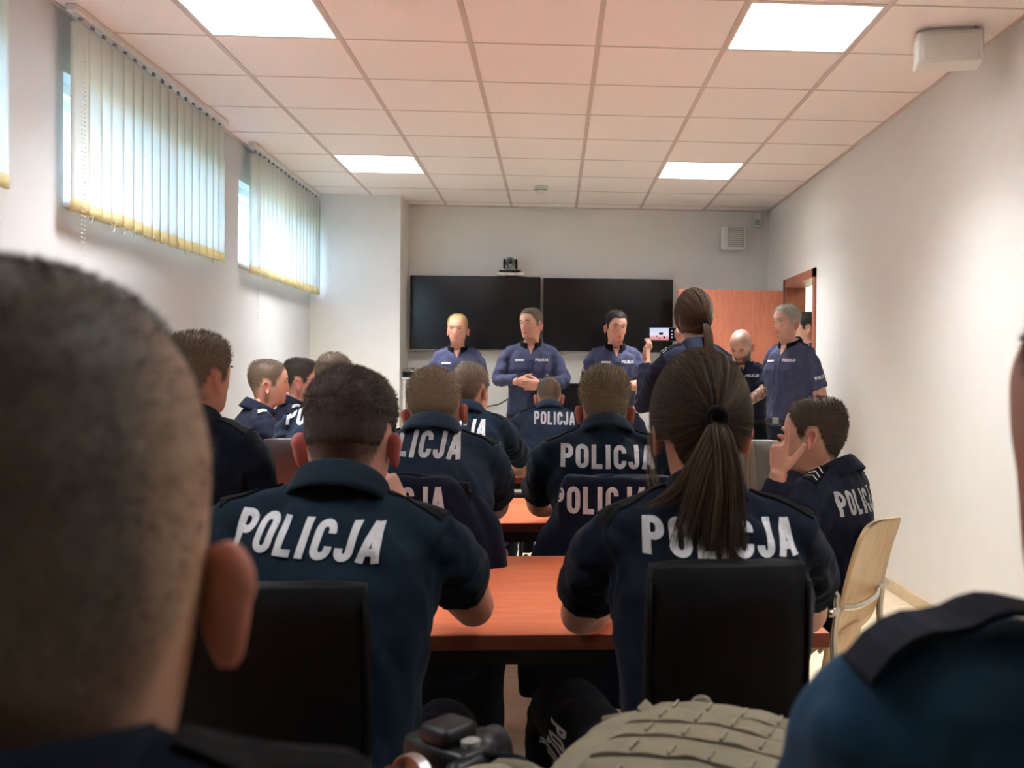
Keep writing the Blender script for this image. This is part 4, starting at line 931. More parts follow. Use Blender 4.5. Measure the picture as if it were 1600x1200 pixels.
        if f: le = link('lettering', meshd('lettering', v, f, False), M['letter'], sh); le['label'] = 'grey white POLICJA lettering across the back'
    # chest details
    if chest:
        p, t = spine(.70); 
        for sx, what in ((-1, 'text'), (1, 'name')):
            O_ = p + np.array([sx * .085 * k, .1, .045 * k]); pk = patch(tree, O_ - np.array([0, 0, .045 * k]), (-1, 0, 0), (0, 0, 1), (0, -1, 0), .12 * k, .045 * k, .008)
            if pk: link('pocket_flap', meshd('pocket_flap', *pk, smooth=False), M[shirt], sh)
            pk = patch(tree, O_ - np.array([0, 0, .115 * k]), (-1, 0, 0), (0, 0, 1), (0, -1, 0), .112 * k, .10 * k, .004)
            if pk: link('pocket', meshd('pocket', *pk, smooth=False), M[shirt], sh)
            if what == 'text':
                V2, F2 = text_2d('POLICJA', .022 * k, 1.15); v, f = project(tree, V2, F2, O_ + [0, 0, .012 * k], (-1, 0, 0), (0, 0, 1), (0, -1, 0), .0035)
                if f: link('chest_lettering', meshd('chest_lettering', v, f, False), M['silver'], sh)
            else:
                pk = patch(tree, O_ + np.array([0, 0, .008 * k]), (-1, 0, 0), (0, 0, 1), (0, -1, 0), .072 * k, .014 * k, .004)
                if pk: link('name_tag', meshd('name_tag', *pk, smooth=False), M['silver'], sh)
        pk = patch(tree, (spine(.52)[0]) + np.array([0, .1, 0]), (-1, 0, 0), (0, 0, 1), (0, -1, 0), .030 * k, .40 * k, .006, 3, 12)
        if pk: pl = link('placket', meshd('placket', *pk, smooth=False), M[shirt], sh)
        for i in range(4):
            pk = patch(tree, spine(.32 + .15 * i)[0] + np.array([0, .1, 0]), (-1, 0, 0), (0, 0, 1), (0, -1, 0), .010, .010, .006, 3, 3)
            if pk: link('button', meshd('button', *pk, smooth=False), M['black'], sh)
    if sleeve_text:
        for q in sleeve_text:
            sx = -1 if q == 'L' else 1; u_ = unit(J[q][1] - S[q]); c_ = S[q] + (J[q][1] - S[q]) * (.55 if sleeve == 'short' else .4); dd_ = unit(np.array([sx, 0, 0]) - u_ * (u_[0] * sx)); Rr = unit(np.cross(-u_, dd_)); Rr = Rr if np.dot(np.cross(Rr, -u_), dd_) > 0 else -Rr
            V2, F2 = text_2d('POLICJA', .024 * k, 1.1); v, f = project(tree, V2, F2, c_, Rr, -u_, -dd_, .003, .2)
            if f: link('sleeve_lettering', meshd('sleeve_lettering', v, f, False), M['silver'], sh)
    # --- trousers, belt, shoes
    legs = legs or {}; pc_ = []; hp_ = [ring(s, w * k * 1.0, d * k * 1.0) for s, w, d in ((0.06, .168 * (1 if not fem else .98) * girth, .118 * girth), (0, .17 * girth, .122 * girth))]; low = H - np.array([0, 0, .10 * k])
    base = np.stack([np.cos(a32) * .165 * k, np.sin(a32) * .12 * k, np.zeros(36)], 1) + low; pc_.append(loft([hp_[0], hp_[1], base]))
    KN = {}
    for q in 'LR':
        sx = -1 if q == 'L' else 1; hj = H + np.array([sx * .088 * k, 0, -.05 * k])
        if stand: kn = np.array([sx * .10 * k, .015, .49 * k]); ak = np.array([sx * .115 * k, -.01, .085 * k])
        else: kn = np.array([sx * .15, .43 * k, .52]); ak = np.array([sx * .14, .42 * k, .10])
        if q in legs: kn, ak = loc(legs[q][0]), loc(legs[q][1])
        pts = catmull([hj, hj * .5 + kn * .5, kn, kn * .5 + ak * .5, ak], 5); rad = np.interp(np.linspace(0, 1, len(pts)), [0, .25, .5, .75, 1], [.092, .085, .066, .062, .054]) * k; pc_.append(tube(pts, rad, 16)); KN[q] = (hj, kn, ak)
        fw = unit(np.array([sx * .2, 1, 0])); sd2 = np.array([fw[1], -fw[0], 0]); b0 = np.array([ak[0], ak[1], 0]); rr_ = []
        for t_, w_, h_ in ((-.08, .020, .05), (-.065, .034, .085), (0, .038, .095), (.06, .042, .070), (.13, .046, .05), (.175, .036, .04), (.192, .014, .028)):
            a_ = np.linspace(0, 2 * PI, 12, endpoint=False); z_ = np.maximum(0, np.sin(a_)) * h_ + .0; rr_.append(b0 + fw * t_ + np.outer(np.cos(a_) * w_, sd2) + np.outer(z_ , UP))
        v, f = loft(rr_); link('shoe', meshd('shoe', v, f), M['shoe'], e)
    VV = []; FF = []; n = 0
    for a_, b_ in pc_: VV.append(a_); FF += [tuple(i + n for i in t_) for t_ in b_]; n += len(a_)
    Vt, Ft, Nt = remesh(np.concatenate(VV), FF, max(.011, vox), 4, .5); Vt = Vt + Nt * (.006 * vnoise(Vt * [1, 1, .7], 16, 41) + .003 * vnoise(Vt, 40, 42))[:, None]
    tr_ = link('trousers', meshd('trousers', Vt, Ft), M[pants], e)
    if stand:
        v, f = loft([ring(.045, .178 * girth * k, .129 * girth * k), ring(.105, .178 * girth * k, .130 * girth * k)], False); be = link('belt', meshd('belt', v, f), M['black'], tr_); so = be.modifiers.new('thickness', 'SOLIDIFY'); so.thickness = .006
        q_ = ring(.075, .178 * girth * k, .136 * girth * k)[9]; box('buckle', (-.028, -.004, -.022), (.028, .006, .022), M['grey_plastic'], be, .003, 1).location = Vector(q_)
    return dict(root=e, C=C, hw=hw, Rh=Rh, loc=loc, Rw=Rw, rw=rw, S=S, J=J, N=N, body=body, shirt=sh, tree=tree, trousers=tr_, tt=BVHTree.FromPolygons([Vector(x) for x in Vt], Ft), KN=KN, hairc=hairc, k=k)
# ------------------------------------------------------------------ the people
def hr(c, top=.014, side=.006, n=2600, **kw):
    d = dict(c=c, top=top, side=side, n=n, capmin=.5 if top > .0125 else 2); d.update(kw); return d
NEAR = dict(vox=.0075); FACE = dict(face=True)
SK = (.52, .285, .19); SK2 = (.56, .33, .23); SK3 = (.54, .31, .235)
# nearest two, cut by the frame
P1 = person('close cropped man filling the left foreground, seen from behind out of focus', (-.248, .45, 1.326), 24, -2, 6, k=1.1, lean=.06, neck=.080, headfwd=.035, sw=.150, shrug=.014, nshift=-.035, skin=(.52, .33, .21), shirt='polo_c', hair=hr((.088, .078, .066), .004, .0025, 9000, sidefade=.7, fade=(-.085, .05, .38), capmin=2, w=.0006, jit=.5, low=.012, soft=.022), face=False, res=(96, 90), vox=.008, ear_flare=32, ear=.88, fat=1.02, red=1.2)
P2 = person('officer in the right foreground, blurred blue shoulder with a raised strap', (.410, .62, 1.36), 3, 25, 0, k=1.05, lean=.04, neck=.140, shrug=.066, headfwd=.03, side=.03, skin=(.45, .25, .19), shirt='polo_blue', hair=hr((.05, .035, .025), .008, .003, 2500, crop=.05, capmin=2), face=False, vox=.008, epaulettes=False, ear_flare=14, res=(64, 60))
# first row
P3 = person('dark haired man in the left centre, POLICJA across his back, chin on hand', (-.378, 1.80, 1.280), -3, 0, 9, lean=.13, neck=.092, headfwd=.062, tilt=-3, slouch=.035, shirt='polo', skin=SK3, arms={'R': dict(E=(-.160, 1.99, .790), W=(-.300, 1.94, .985), hdw=(-.35, -.10, .9), pnw=(-.9, .3, -.4), curl=.75, vox=.005, cut=.52), 'L': dict(E=(-.70, 1.96, .80), W=(-.56, 2.16, .785))}, hair=hr((.032, .021, .017), .014, .005, 9000, fade=(-.075, .055, .16), stub=1.0, capmin=.55, c2=(.075, .052, .042), comb=(.25, .8, .25), stand=.35, jit=.15, w=.0009, cap=.6, low=.008), face=False, text=dict(h=.063, zw=1.006, xs=1.07, rot=-4.5, shear=.10, dx=-.022), res=(72, 68), fat=1.06, red=1.5, sw=.186, ear_flare=46, **NEAR)
P4 = person('woman with a long brown ponytail over her POLICJA shirt', (.266, 1.72, 1.316), 2, 0, 3, fem=True, k=1.02, lean=.10, neck=.116, headfwd=.045, slouch=.04, sw=.172, girth=1.06, shirt='polo_c', skin=SK2, arms={'L': dict(E=(.052, 1.92, .79), W=(.17, 2.13, .785), cut=.60), 'R': dict(E=(.515, 1.90, .79), W=(.40, 2.13, .785), cut=.60)}, hair=hr((.050, .033, .022), .004, .004, 100, cap=.7, capmin=.3, fade=(-.08, -.02, .8), low=.012), face=False, text=dict(h=.058, zw=1.012, xs=1.16, rot=-1, dx=.01), res=(72, 68), legs={'L': ((.02, 2.06, .56), (-.02, 2.06, .10)), 'R': ((.45, 2.10, .55), (.45, 2.10, .10))}, **NEAR)
# second row
P5 = person('man with brushed up hair partly hidden by the foreground head', (-1.07, 2.95, 1.388), -6, -16, 0, lean=.05, neck=.125, shirt='polo_c', skin=SK, hair=hr((.075, .052, .036), .020, .005, 4200, fade=(-.05, .05, .25), c2=(.20, .15, .10), comb=(0, .5, .6), stand=.9, jit=.35), face=True, sw=.175)
P9 = person('fair haired man with both ears showing, leaning on the second table', (-.363, 2.95, 1.288), 2, 0, 16, lean=.17, neck=.060, headfwd=.095, slouch=.04, hroll=-6, shirt='polo_b', skin=SK, arms={'R': dict(E=(-.195, 3.30, .815), W=(-.34, 3.52, .785), cut=.70), 'L': dict(E=(-.60, 3.28, .80), W=(-.45, 3.50, .785))}, hair=hr((.15, .108, .070), .014, .007, 4600, fade=(-.05, .04, .35), c2=(.27, .20, .13), comb=(.1, .6, .2)), face=False, text=dict(h=.074, zw=1.080, xs=.95, rot=-3, shear=.06, dx=-.04), fat=1.05, red=1.5, ear_flare=46, res=(56, 54))
P12 = person('man with spiky dark and silver hair and lettered back, right of the aisle', (.172, 3.20, 1.288), 0, 0, 8, lean=.14, neck=.072, headfwd=.075, slouch=.035, shirt='polo', skin=SK, arms={'L': dict(E=(-.055, 3.42, .81), W=(.07, 3.64, .785), cut=.68), 'R': dict(E=(.40, 3.42, .81), W=(.28, 3.62, .785))}, hair=hr((.045, .036, .026), .026, .008, 5600, fade=(-.06, .0, .5), c2=(.30, .245, .16), comb=(0, .35, .9), stand=1.0, jit=.3, clump=1.2, w=.0013), face=False, text=dict(h=.072, zw=1.022, xs=1.08, rot=-1), fat=1.06, red=1.5, ear_flare=48, res=(56, 54), sw=.186)
P13 = person('seated man on the plywood chair resting his face on his hand', (.845, 3.05, 1.207), 50, 8, 4, lean=-.11, neck=.108, headfwd=.065, slouch=.05, hroll=10, shirt='uniform_dk', skin=SK2, arms={'L': dict(E=(.655, 2.93, .78), W=(.690, 2.89, .975), hdw=(.05, .10, 1), pnw=(1, .55, 0), curls=[.12, .75, 1.0, 1.1], vox=.0045, thumb=.35, tcurl=.5, long=True), 'R': 'lap'}, hair=hr((.040, .027, .019), .013, .010, 4200, fade=(-.07, .0, .6), comb=(0, .6, .1), stub=.85, c2=(.09, .06, .042)), face=True, ranks=('chevron', 3), text=dict(h=.075, zw=.89, xs=.95), res=(64, 60))
# third row and left side
P8 = person('man whose crown shows above the nearest dark head, POLICJA half hidden', (-1.01, 4.45, 1.362), 0, 0, 6, lean=.12, neck=.115, shirt='polo_b', skin=SK, hair=hr((.085, .058, .038), .016, .007, 2800, comb=(.2, .6, .3)), face=False, text=dict(h=.078, zw=1.084, xs=1.0, shear=.08, dx=-.03))
P10 = person('brown haired man resting a bare forearm on the third table', (-.402, 4.62, 1.325), -6, -12, 6, lean=.20, neck=.105, headfwd=.06, shirt='polo', skin=SK, arms={'R': dict(E=(-.135, 4.90, .795), W=(-.345, 5.03, .785), cut=.70), 'L': dict(E=(-.62, 4.90, .80), W=(-.50, 5.1, .785))}, hair=hr((.10, .072, .050), .016, .009, 3200, fade=(-.06, .02, .5), c2=(.16, .12, .085), comb=(.2, .5, .4), jit=.35), face=True, text=dict(h=.078, zw=1.03, xs=.95, dx=-.03))
P6 = person('man with shaved sides turned to the right beside the window wall', (-1.497, 5.1, 1.342), -60, -8, 2, lean=.05, neck=.125, shirt='uniform_dk', skin=(.58, .33, .23), hair=hr((.10, .068, .042), .009, .004, 2600, fade=(-.05, .06, .25), comb=(0, .6, .2)), ranks=('bar', 2), beard=.25)
P7 = person('man wearing glasses seen in profile beside the window wall', (-1.455, 5.6, 1.352), -62, -15, 2, lean=.05, neck=.125, shirt='uniform_dk', skin=(.56, .32, .23), hair=hr((.045, .035, .027), .018, .005, 2400, fade=(-.05, .05, .3), comb=(0, .7, .5), stand=.6), ranks=('bar', 2), beard=.4)
P11 = person('man with bowed head seated in the front row below the clasped hands', (-.030, 6.15, 1.255), 2, 0, 20, lean=.18, neck=.070, headfwd=.085, shirt='polo_b', skin=SK2, hair=hr((.095, .066, .042), .010, .004, 2400, fade=(-.05, .05, .3)), face=False, text=dict(h=.078, zw=1.006, xs=.86, rot=-2, dx=.03), ear_flare=38, arms={'L': 'table', 'R': 'table'})
P14 = person('front row officer hidden behind the spiky haired man, shoulders showing', (.335, 6.10, 1.262), 0, 0, 8, lean=.10, neck=.085, shirt='uniform_dk', skin=SK, hair=hr((.06, .04, .03), .012, .006, 1500), face=False, sw=.19)
# standing
S1 = person('blond officer standing at the left below the first screen', (-.773, 7.70, 1.750), 180, -6, 2, stand=True, k=.97, neck=.150, lean=.0, slouch=0, shirt='uniform', pants='trousers_b', skin=(.60, .33, .23), hair=hr((.40, .25, .11), .012, .006, 2400, comb=(.3, -.1, .3), recede=-.002), chest=True, ranks=('star', 3), sleeve_text='LR', sw=.165)
S2 = person('officer in a long sleeved shirt with clasped hands, between the screens', (-.176, 7.30, 1.781), 180, -34, 3, stand=True, k=.985, neck=.150, lean=.0, slouch=0, girth=1.06, sleeve='long', shirt='uniform', pants='trousers_b', skin=(.56, .31, .22), hair=hr((.11, .078, .052), .013, .006, 2400), chest=True, ranks=('star', 2), arms={'R': dict(E=(-.425, 7.24, 1.235), W=(-.272, 7.085, 1.222), hdw=(.9, -.1, -.12), pnw=(0, 1, -.1), curl=.22, vox=.0045), 'L': dict(E=(.075, 7.24, 1.225), W=(-.092, 7.08, 1.200), hdw=(-.9, -.16, -.02), pnw=(0, 1, 0), curl=.25, vox=.0045)}, sw=.182)
S3 = person('dark haired officer standing before the right screen, looking down', (.474, 7.30, 1.767), 184, 12, 10, stand=True, k=.98, neck=.150, lean=.0, slouch=0, shirt='uniform', pants='trousers_b', skin=(.54, .30, .21), hair=hr((.022, .016, .013), .016, .007, 2400, comb=(.2, -.1, .3)), chest=True, ranks=('star', 2), sleeve_text='LR', arms={'R': dict(E=(.255, 7.30, 1.205), W=(.36, 7.06, 1.17), hdw=(.7, -.1, 0)), 'L': dict(E=(.675, 7.28, 1.20), W=(.50, 7.08, 1.195), hdw=(-.9, -.1, 0), curl=.5)}, sw=.175)
S4 = person('woman with tied back hair filming with a raised phone', (.688, 4.70, 1.700), 8, 10, 2, fem=True, stand=True, k=1.0, neck=.155, lean=.0, slouch=0, sleeve='long', shirt='uniform_dk', pants='trousers', skin=(.60, .37, .27), sw=.165, arms={'L': dict(E=(.462, 4.92, 1.12), W=(.492, 5.07, 1.345), hdw=(.02, .05, 1), pnw=(.85, -.5, 0), curl=.75, vox=.0045, thumb=.8), 'R': dict(E=(.86, 4.92, 1.16), W=(.70, 5.09, 1.41), hdw=(-.3, .08, 1), pnw=(-.8, -.5, 0), curl=.7, vox=.0045)}, hair=hr((.085, .052, .032), .004, .004, 100, cap=.7, capmin=.3, fade=(-.08, -.02, .8), low=-.006), face=False, res=(56, 54), ranks=('star', 1))
S5 = person('bald bearded officer looking down with tattooed forearms', (1.385, 7.0, 1.615), 152, -2, 34, stand=True, k=.98, neck=.135, lean=.06, headfwd=.07, slouch=.02, shirt='uniform_dk', pants='trousers', skin=(.50, .29, .20), hair=hr((.050, .036, .027), .003, .002, 0, crop=.0, stub=.45, soft=.03, fade=(-.2, -.1, 1.0)), beard=1.0, chest=True, tattoo=True, ranks=('bar', 1), sleeve_text='LR', arms={'L': dict(E=(1.535, 6.90, 1.17), W=(1.335, 6.80, 1.05), tat=1.0, vox=.0048), 'R': dict(E=(1.16, 6.95, 1.15), W=(1.25, 6.78, 1.05), tat=1.0)})
S6 = person('grey haired officer standing upright beside the doorway, arm behind his back', (1.623, 6.60, 1.775), 124, -4, 0, stand=True, k=1.0, neck=.145, lean=.0, slouch=-.01, girth=1.05, shirt='uniform', pants='trousers_b', skin=(.52, .31, .23), hair=hr((.30, .265, .215), .016, .007, 3000, comb=(0, .5, .6), stand=.8, jit=.3, c2=(.40, .36, .30), recede=.004), chest=True, ranks=('star', 1), sleeve_text='L', arms={'L': 'back', 'R': 'back'}, sw=.172)
S7 = person('dark haired officer half hidden in the doorway', (2.068, 7.72, 1.800), 72, 0, 4, stand=True, k=1.0, lean=.0, slouch=0, shirt='uniform_dk', pants='trousers', skin=(.52, .31, .22), hair=hr((.022, .017, .015), .015, .008, 2400), chest=None)

# plywood visitor chair with chrome frame
_r = P13['rw'] - P13['Rw'] @ np.array([0, .150, 0]); pw = empty('plywood_chair', (_r[0], _r[1], 0), math.radians(53)); tag(pw, 'light plywood chair with chrome frame by the right wall', 'chair')
def shell(path, w, t, bow):
    P = catmull(path, 6); T = np.gradient(P, axis=0); T /= np.linalg.norm(T, axis=1, keepdims=True); Nn = np.stack([np.zeros(len(P)), -T[:, 2], T[:, 1]], 1)
    rings = []
    for i in range(len(P)):
        u = np.linspace(-1, 1, 9); e = min(i, len(P) - 1 - i); ww = w * (1 - .10 * max(0, 1 - e / 3) ** 2) / 2
        top = np.stack([u * ww, P[i, 1] + Nn[i, 1] * (t / 2 + bow * u * u), P[i, 2] + Nn[i, 2] * (t / 2 + bow * u * u)], 1); bot = np.stack([u * ww, P[i, 1] + Nn[i, 1] * (-t / 2 + bow * u * u), P[i, 2] + Nn[i, 2] * (-t / 2 + bow * u * u)], 1)[::-1]
        rings.append(np.vstack([top, bot]))
    return loft(rings)
v, f = shell([(0, .40, .44), (0, .36, .455), (0, .15, .44), (0, .04, .44)], .40, .012, .008); link('seat', meshd('seat', v, f), M['ply'], pw)
v, f = shell([(0, .03, .45), (0, -.01, .50), (0, -.04, .60), (0, -.075, .74), (0, -.105, .83)], .38, .012, .02); link('backrest', meshd('backrest', v, f), M['ply'], pw)
v, f = shell([(0, -.018, .485), (0, -.005, .40), (0, .01, .33), (0, .03, .28)], .30, .012, .01); link('rear_panel', meshd('rear_panel', v, f), M['ply'], pw)
for s in (-1, 1):
    x = s * .215
    P = catmull([(x, .40, .006), (x, .36, .42), (x, .34, .62), (x, .28, .66), (x, -.02, .645), (x, -.055, .60), (x, -.05, .45), (x, -.10, .006)], 6)
    o = MB().tube(P, .011, 10).build('side_frame', M['chrome'], pw, True)
    MB().tube([(x * .80, -.055, .585), (x * 1.22, -.055, .585)], .012, 10).build('frame_peg', M['chrome'], o, True)
    for yy in (.40, -.10): lathe_obj('glide', [(.014, 0), (.014, .01)], M['black'], o, 10, loc=(x, yy, 0))
MB().tube(catmull([(-.17, -.055, .585), (-.08, -.075, .575), (.08, -.075, .575), (.17, -.055, .585)], 5), .010, 8).build('cross_bar', M['chrome'], pw, True)

# seats of those whose own backs hide the chair
for P_, top_, lab_ in ((P5, .84, 'low dark chair under the man with brushed up hair'), (P6, .78, 'low dark chair under the man with shaved sides by the window wall'), (P7, .78, 'low dark chair under the man wearing glasses'), (P11, .78, 'low dark chair under the front row man with bowed head'), (P14, .78, 'low dark chair of the hidden front row officer'), (P1, .84, 'low dark chair under the close cropped foreground man'), (P2, .84, 'low dark chair under the blurred foreground officer on the right')):
    c_ = P_['rw'] - P_['Rw'] @ np.array([0, .165, 0]); leather_chair(c_[0], c_[1], P_['root'].rotation_euler[2], .36, top_, lab_, M['leather'])

# second strap of the blurred officer: arched over the shoulder with a gap underneath
q = P2['S']['L']; Nk = P2['N']; o_ = q + np.array([-.037, -.012, .052]); i_ = np.array([Nk[0] - .075, Nk[1] - .012, 0])
pts = []
for t in np.linspace(0, 1, 13):
    p = o_ * (1 - t) + i_ * t; h = P2['tree'].ray_cast(Vector((p[0], p[1], 2)), Vector((0, 0, -1))); z = h[0].z if h[0] else p[2]
    pts.append((p[0], p[1], z + .004 + .010 * math.exp(-((t - .55) / .20) ** 2)))
pts = np.array(pts); n = len(pts); m = MB()
vv = np.vstack([pts + [0, -.024, .005], pts + [0, .024, .005], pts + [0, .024, 0], pts + [0, -.024, 0]]); F = [(a * n + k_, b * n + k_, b * n + k_ + 1, a * n + k_ + 1) for k_ in range(n - 1) for a, b in ((0, 1), (1, 2), (2, 3), (3, 0))] + [(0, n, 2 * n, 3 * n), (n - 1, 4 * n - 1, 3 * n - 1, 2 * n - 1)]
m.add(vv, F); m.build('epaulette', M['polo_c'], P2['shirt'])

# ------------------------------------------------------------------ tied hair
HEAD_R = np.array([.0815, .1085, .112]); HEAD_O = np.array([0, -.003, .014])
def tied_hair(P, tie, tails, n_cap, seed, w=.0012, cols=None, loose=()):
    rg = np.random.default_rng(seed); tie = np.asarray(tie, float); hm = hair_mat('long_hair', *cols)
    # strands from the hairline over the skull to the tie
    az = np.concatenate([rg.uniform(0, PI, n_cap), rg.uniform(.9, PI, n_cap // 2)]); sg = np.where(rg.random(len(az)) < .5, -1, 1); line = np.interp(az, _AZ, _HL) + rg.random(len(az)) ** 1.5 * .15
    zz = np.minimum(line, .118); s = np.sqrt(np.maximum(0, 1 - ((zz - HEAD_O[2]) / HEAD_R[2]) ** 2)); u0 = unit_rows(np.stack([sg * np.sin(az) * s, np.cos(az) * s, (zz - HEAD_O[2]) / HEAD_R[2]], 1)); u1 = unit((tie - HEAD_O) / HEAD_R)
    ux = rg.normal(0, 1, (n_cap, 3)); ux[:, 2] = np.abs(ux[:, 2]) + .15; u0 = np.vstack([u0, unit_rows(ux)])
    th = np.arccos(np.clip(u0 @ u1, -.98, 1)); T = np.linspace(0, 1, 12); paths = []
    for t in T:
        a = np.sin((1 - t) * th)[:, None]; b = np.sin(t * th)[:, None]; u = (a * u0 + b * u1) / np.maximum(np.sin(th), 1e-3)[:, None]; u = unit_rows(u)
        r = 1.095 + .03 * math.sin(t * PI) + .012 * vnoise(u0, 9, 5)[:, None] + (.03 * t ** 3)
        paths.append(HEAD_O + u * HEAD_R * r)
    paths = np.stack(paths, 1); v, f = ribbons(P['hw'](paths.reshape(-1, 3)).reshape(paths.shape), w, rg); m = MB().add(v, f)
    o = m.build('combed_hair', hm, P['body'], True)
    # tail: tie in the figure's frame, then down
    tw = P['hw'](tie[None])[0]; m = MB()
    for path, n, r0, r1, lenv in tails:
        G = catmull(np.vstack([[0, 0, 0], np.array(path)]) + tw, 5); k_ = len(G); t = np.linspace(0, 1, k_)
        ph = rg.uniform(0, 2 * PI, n); rad = np.sqrt(rg.random(n)); L = rg.uniform(1 - lenv, 1, n); ox = np.cos(ph) * rad; oy = np.sin(ph) * rad; pp = []
        for i in range(n):
            g = np.stack([np.interp(t * L[i], t, G[:, c]) for c in range(3)], 1); sp = np.interp(t * L[i], [0, .12, .5, 1], [r0 * .6, r0, (r0 + r1) / 2, r1])
            wob = .004 * np.sin(t * rg.uniform(4, 9) + ph[i]) * t; pp.append(g + np.stack([ox[i] * sp + wob, oy[i] * sp * .45, np.zeros(k_)], 1))
        v, f = ribbons(np.array(pp), w, rg); m.add(v, f)
    m.build('ponytail', hm, P['body'], True)
    v, f = tube([tw + np.array([0, -.012 + .004 * 0, .004]) + np.array([.015 * math.cos(a), 0, .015 * math.sin(a)]) for a in np.linspace(0, 2 * PI, 18)], .0065, 8, cap=False); link('hair_tie', meshd('hair_tie', v, f), M['black_cloth'], P['body'])
    for path, n, r in loose:
        G = P['hw'](catmull(path, 5)); k_ = len(G); pp = []
        for i in range(n): pp.append(G + np.outer(np.linspace(.3, 1, k_), rg.normal(0, r, 3)) + np.stack([.003 * np.sin(np.linspace(0, rg.uniform(3, 8), k_)), np.zeros(k_), np.zeros(k_)], 1))
        v, f = ribbons(np.array(pp), w * .55, rg); MB().add(v, f).build('loose_strands', hair_mat('loose_hair', (.16, .10, .055), (.34, .24, .14)), P['body'], True)  # paler than the tied hair: backlight on the flyaways put into the colour
tied_hair(P4, (.004, -.118, .010), [([(0, -.03, -.02), (.004, -.045, -.09), (.002, -.05, -.17), (-.004, -.055, -.27)], 1500, .014, .052, .25), ([(-.01, -.025, -.02), (-.035, -.035, -.07), (-.07, -.035, -.12), (-.115, -.02, -.150)], 420, .012, .030, .35), ([(-.005, -.03, -.02), (-.03, -.045, -.08), (-.05, -.05, -.16), (-.06, -.05, -.22)], 400, .012, .03, .4)], 5200, 11, .0012, ((.022, .014, .009), (.095, .062, .038)), loose=[([(-.076, .03, .04), (-.085, .02, -.02), (-.084, .01, -.09), (-.070, .0, -.13)], 40, .007), ([(.080, .02, .05), (.090, .02, -.02), (.092, .01, -.10), (.096, -.0, -.19)], 40, .010)])
tied_hair(S4, (.010, -.100, -.045), [([(.004, -.02, -.012), (.012, -.03, -.06), (.014, -.03, -.14), (.012, -.03, -.22)], 700, .014, .030, .2)], 3600, 12, .0015, ((.034, .019, .012), (.11, .066, .038)))
# lettering down the thigh seam of the woman's trousers
V2, F2 = text_2d('POLICJA', .028, .9); v, f = project(P4['tt'], V2, F2, P4['loc']((.006, 1.80, .545)), (-.22, 0, -.975), (.97, 0, -.22), (0, 1, 0), .003, .6)
if f: link('leg_lettering', meshd('leg_lettering', v, f, False), M['letter'], P4['trousers'])
# glasses
gl = MB(); hw7 = P7['hw']
for s in (-1, 1):
    a = np.linspace(0, 2 * PI, 15); gl.tube(hw7(np.stack([s * .032 + .025 * np.cos(a), np.full(15, .106), .010 + .018 * np.sin(a)], 1)), .0016, 6); gl.tube(hw7(np.array([(s * .057, .106, .014), (s * .074, .08, .014), (s * .079, .02, .010), (s * .080, -.005, .004)])), .0018, 6)
gl.tube(hw7(np.array([(-.008, .107, .012), (0, .110, .014), (.008, .107, .012)])), .0015, 6)
g_ = gl.build('glasses', M['black'], P7['body'], True)
# watch on the filming woman's wrist
# ------------------------------------------------------------------ phone held up
phn = empty('smartphone', (.580, 5.115, 1.50), math.radians(-4)); tag(phn, 'smartphone held sideways, its screen showing the room', 'phone')
box('phone_case', (-.077, -.004, -.037), (.077, .005, .037), M['black'], phn, .004, 2)
def screen_mat():
    m = bpy.data.materials.new('phone_picture'); t, N, L = nt(m); b = N['Principled BSDF']; b.inputs['Base Color'].default_value = (.02, .02, .02, 1); b.inputs['Roughness'].default_value = .15
    tc = N.new('ShaderNodeTexCoord'); sp = N.new('ShaderNodeSeparateXYZ'); L.new(tc.outputs['Object'], sp.inputs[0])
    r = N.new('ShaderNodeValToRGB'); mr = N.new('ShaderNodeMapRange'); mr.inputs['From Min'].default_value = -.033; mr.inputs['From Max'].default_value = .033; L.new(sp.outputs[2], mr.inputs[0]); L.new(mr.outputs[0], r.inputs[0])
    e = r.color_ramp.elements; e[0].color = (.50, .16, .17, 1); e[1].color = (.50, .60, .80, 1); q = e.new(.28); q.color = (.75, .36, .40, 1); q = e.new(.45); q.color = (.74, .72, .84, 1)
    L.new(r.outputs[0], b.inputs['Emission Color']); b.inputs['Emission Strength'].default_value = .5; return m
sc = box('display', (-.066, -.0052, -.033), (.036, -.0038, .033), screen_mat(), phn)
box('control_strip', (.037, -.0053, -.033), (.070, -.0038, .033), M['screen'], phn)
for z in (-.018, 0, .018): lathe_obj('control_button', [(.004, .0050), (.004, .0056)], M['silver'], phn, 12, 'y', (.053, 0, z))
for x0, z0, w_, h_ in ((-.005, .002, .022, .012), (-.028, -.012, .006, .008), (.012, -.018, .010, .010), (-.012, -.022, .008, .006)): box('pictured_shape', (x0 - w_ / 2, -.0056, z0 - h_ / 2), (x0 + w_ / 2, -.0050, z0 + h_ / 2), M['screen'], sc)

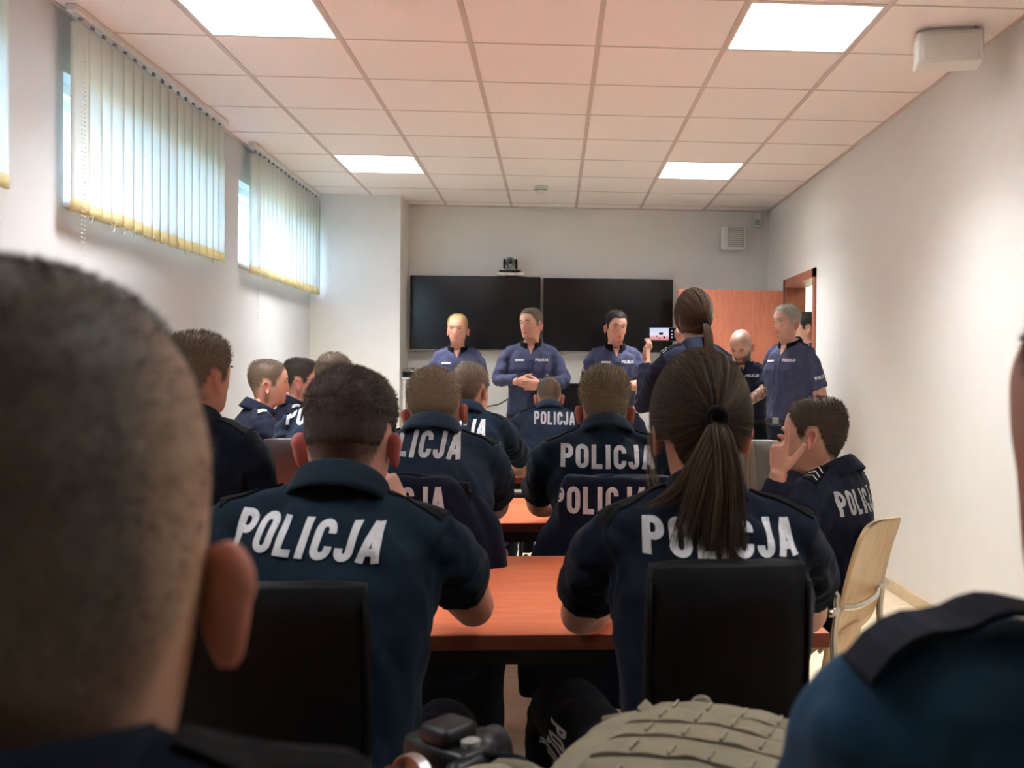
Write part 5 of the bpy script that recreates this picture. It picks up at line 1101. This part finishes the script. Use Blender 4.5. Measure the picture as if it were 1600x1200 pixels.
# ------------------------------------------------------------------ jackets hung on chairs
def jacket(x, y, top, prof, label, txt, sleeves, rz=0, seed=0):
    e = empty('jacket', (x, y, 0), rz); tag(e, label, 'jacket', 'navy jackets hung on chair backs'); a = np.linspace(0, 2 * PI, 36, endpoint=False); rings = []
    for z, xl, xr, d in prof:
        c, s = np.cos(a), np.sin(a); cx, w = (xl + xr) / 2, (xr - xl) / 2
        rings.append(np.stack([cx + np.sign(c) * np.abs(c) ** .6 * w, np.sign(s) * np.abs(s) ** .7 * d - .10 * (z - .47), np.full(36, z)], 1))
    pcs = [loft(rings)] + [tube(catmull(p, 6), r, 14) for p, r in sleeves]; VV = []; FF = []; n = 0
    for v, f in pcs: VV.append(v); FF += [tuple(i + n for i in t) for t in f]; n += len(v)
    V, F, Nn = remesh(np.concatenate(VV), FF, .009, 4, .5); V = V + Nn * (.007 * vnoise(V * [1, 1, .45], 15, seed) + .004 * vnoise(V * [1, 1, .6], 36, seed + 1))[:, None]
    b = link('jacket_body', meshd('jacket_body', V, F), M['jacket'], e); t = BVHTree.FromPolygons([Vector(q) for q in V], F)
    V2, F2 = text_2d('POLICJA', txt[2], .92); v, f = project(t, V2, F2, (txt[0], 0, txt[1]), (1, 0, 0), (0, 0, 1), (0, 1, 0), .003, .5)
    if f: le = link('lettering', meshd('lettering', v, f, False), M['letter'], b); le['label'] = 'grey white POLICJA lettering on the jacket'
    v, f = tube([(prof[0][1] + .08 + .02 * i, -.055, top - .012 + .012 * math.sin(i / 6 * PI)) for i in range(7)], .008, 8); link('collar', meshd('collar', v, f), M['jacket'], e)
    return e
jacket(-.405, 2.71, 1.0, [(1.0, -.14, .12, .045), (.97, -.18, .155, .062), (.85, -.22, .215, .066), (.65, -.235, .27, .070), (.45, -.235, .25, .075), (.28, -.22, .24, .075)], 'navy jacket hung on the chair behind the fair haired man', (-.02, .935, .075), [([(.12, 0, .95), (.205, -.01, .85), (.255, -.01, .65), (.235, -.02, .45), (.225, -.02, .25)], .045)], 0, 51)
jacket(.195, 2.94, .97, [(.975, -.155, .16, .045), (.94, -.17, .19, .062), (.80, -.19, .22, .066), (.62, -.24, .24, .070), (.45, -.25, .25, .078), (.26, -.25, .25, .078)], 'navy jacket with grey lettering hung on the chair behind the spiky haired man', (-.055, .905, .082), [([(-.13, 0, .88), (-.20, -.01, .76), (-.25, -.02, .55), (-.25, -.02, .30)], .046)], 0, 61)
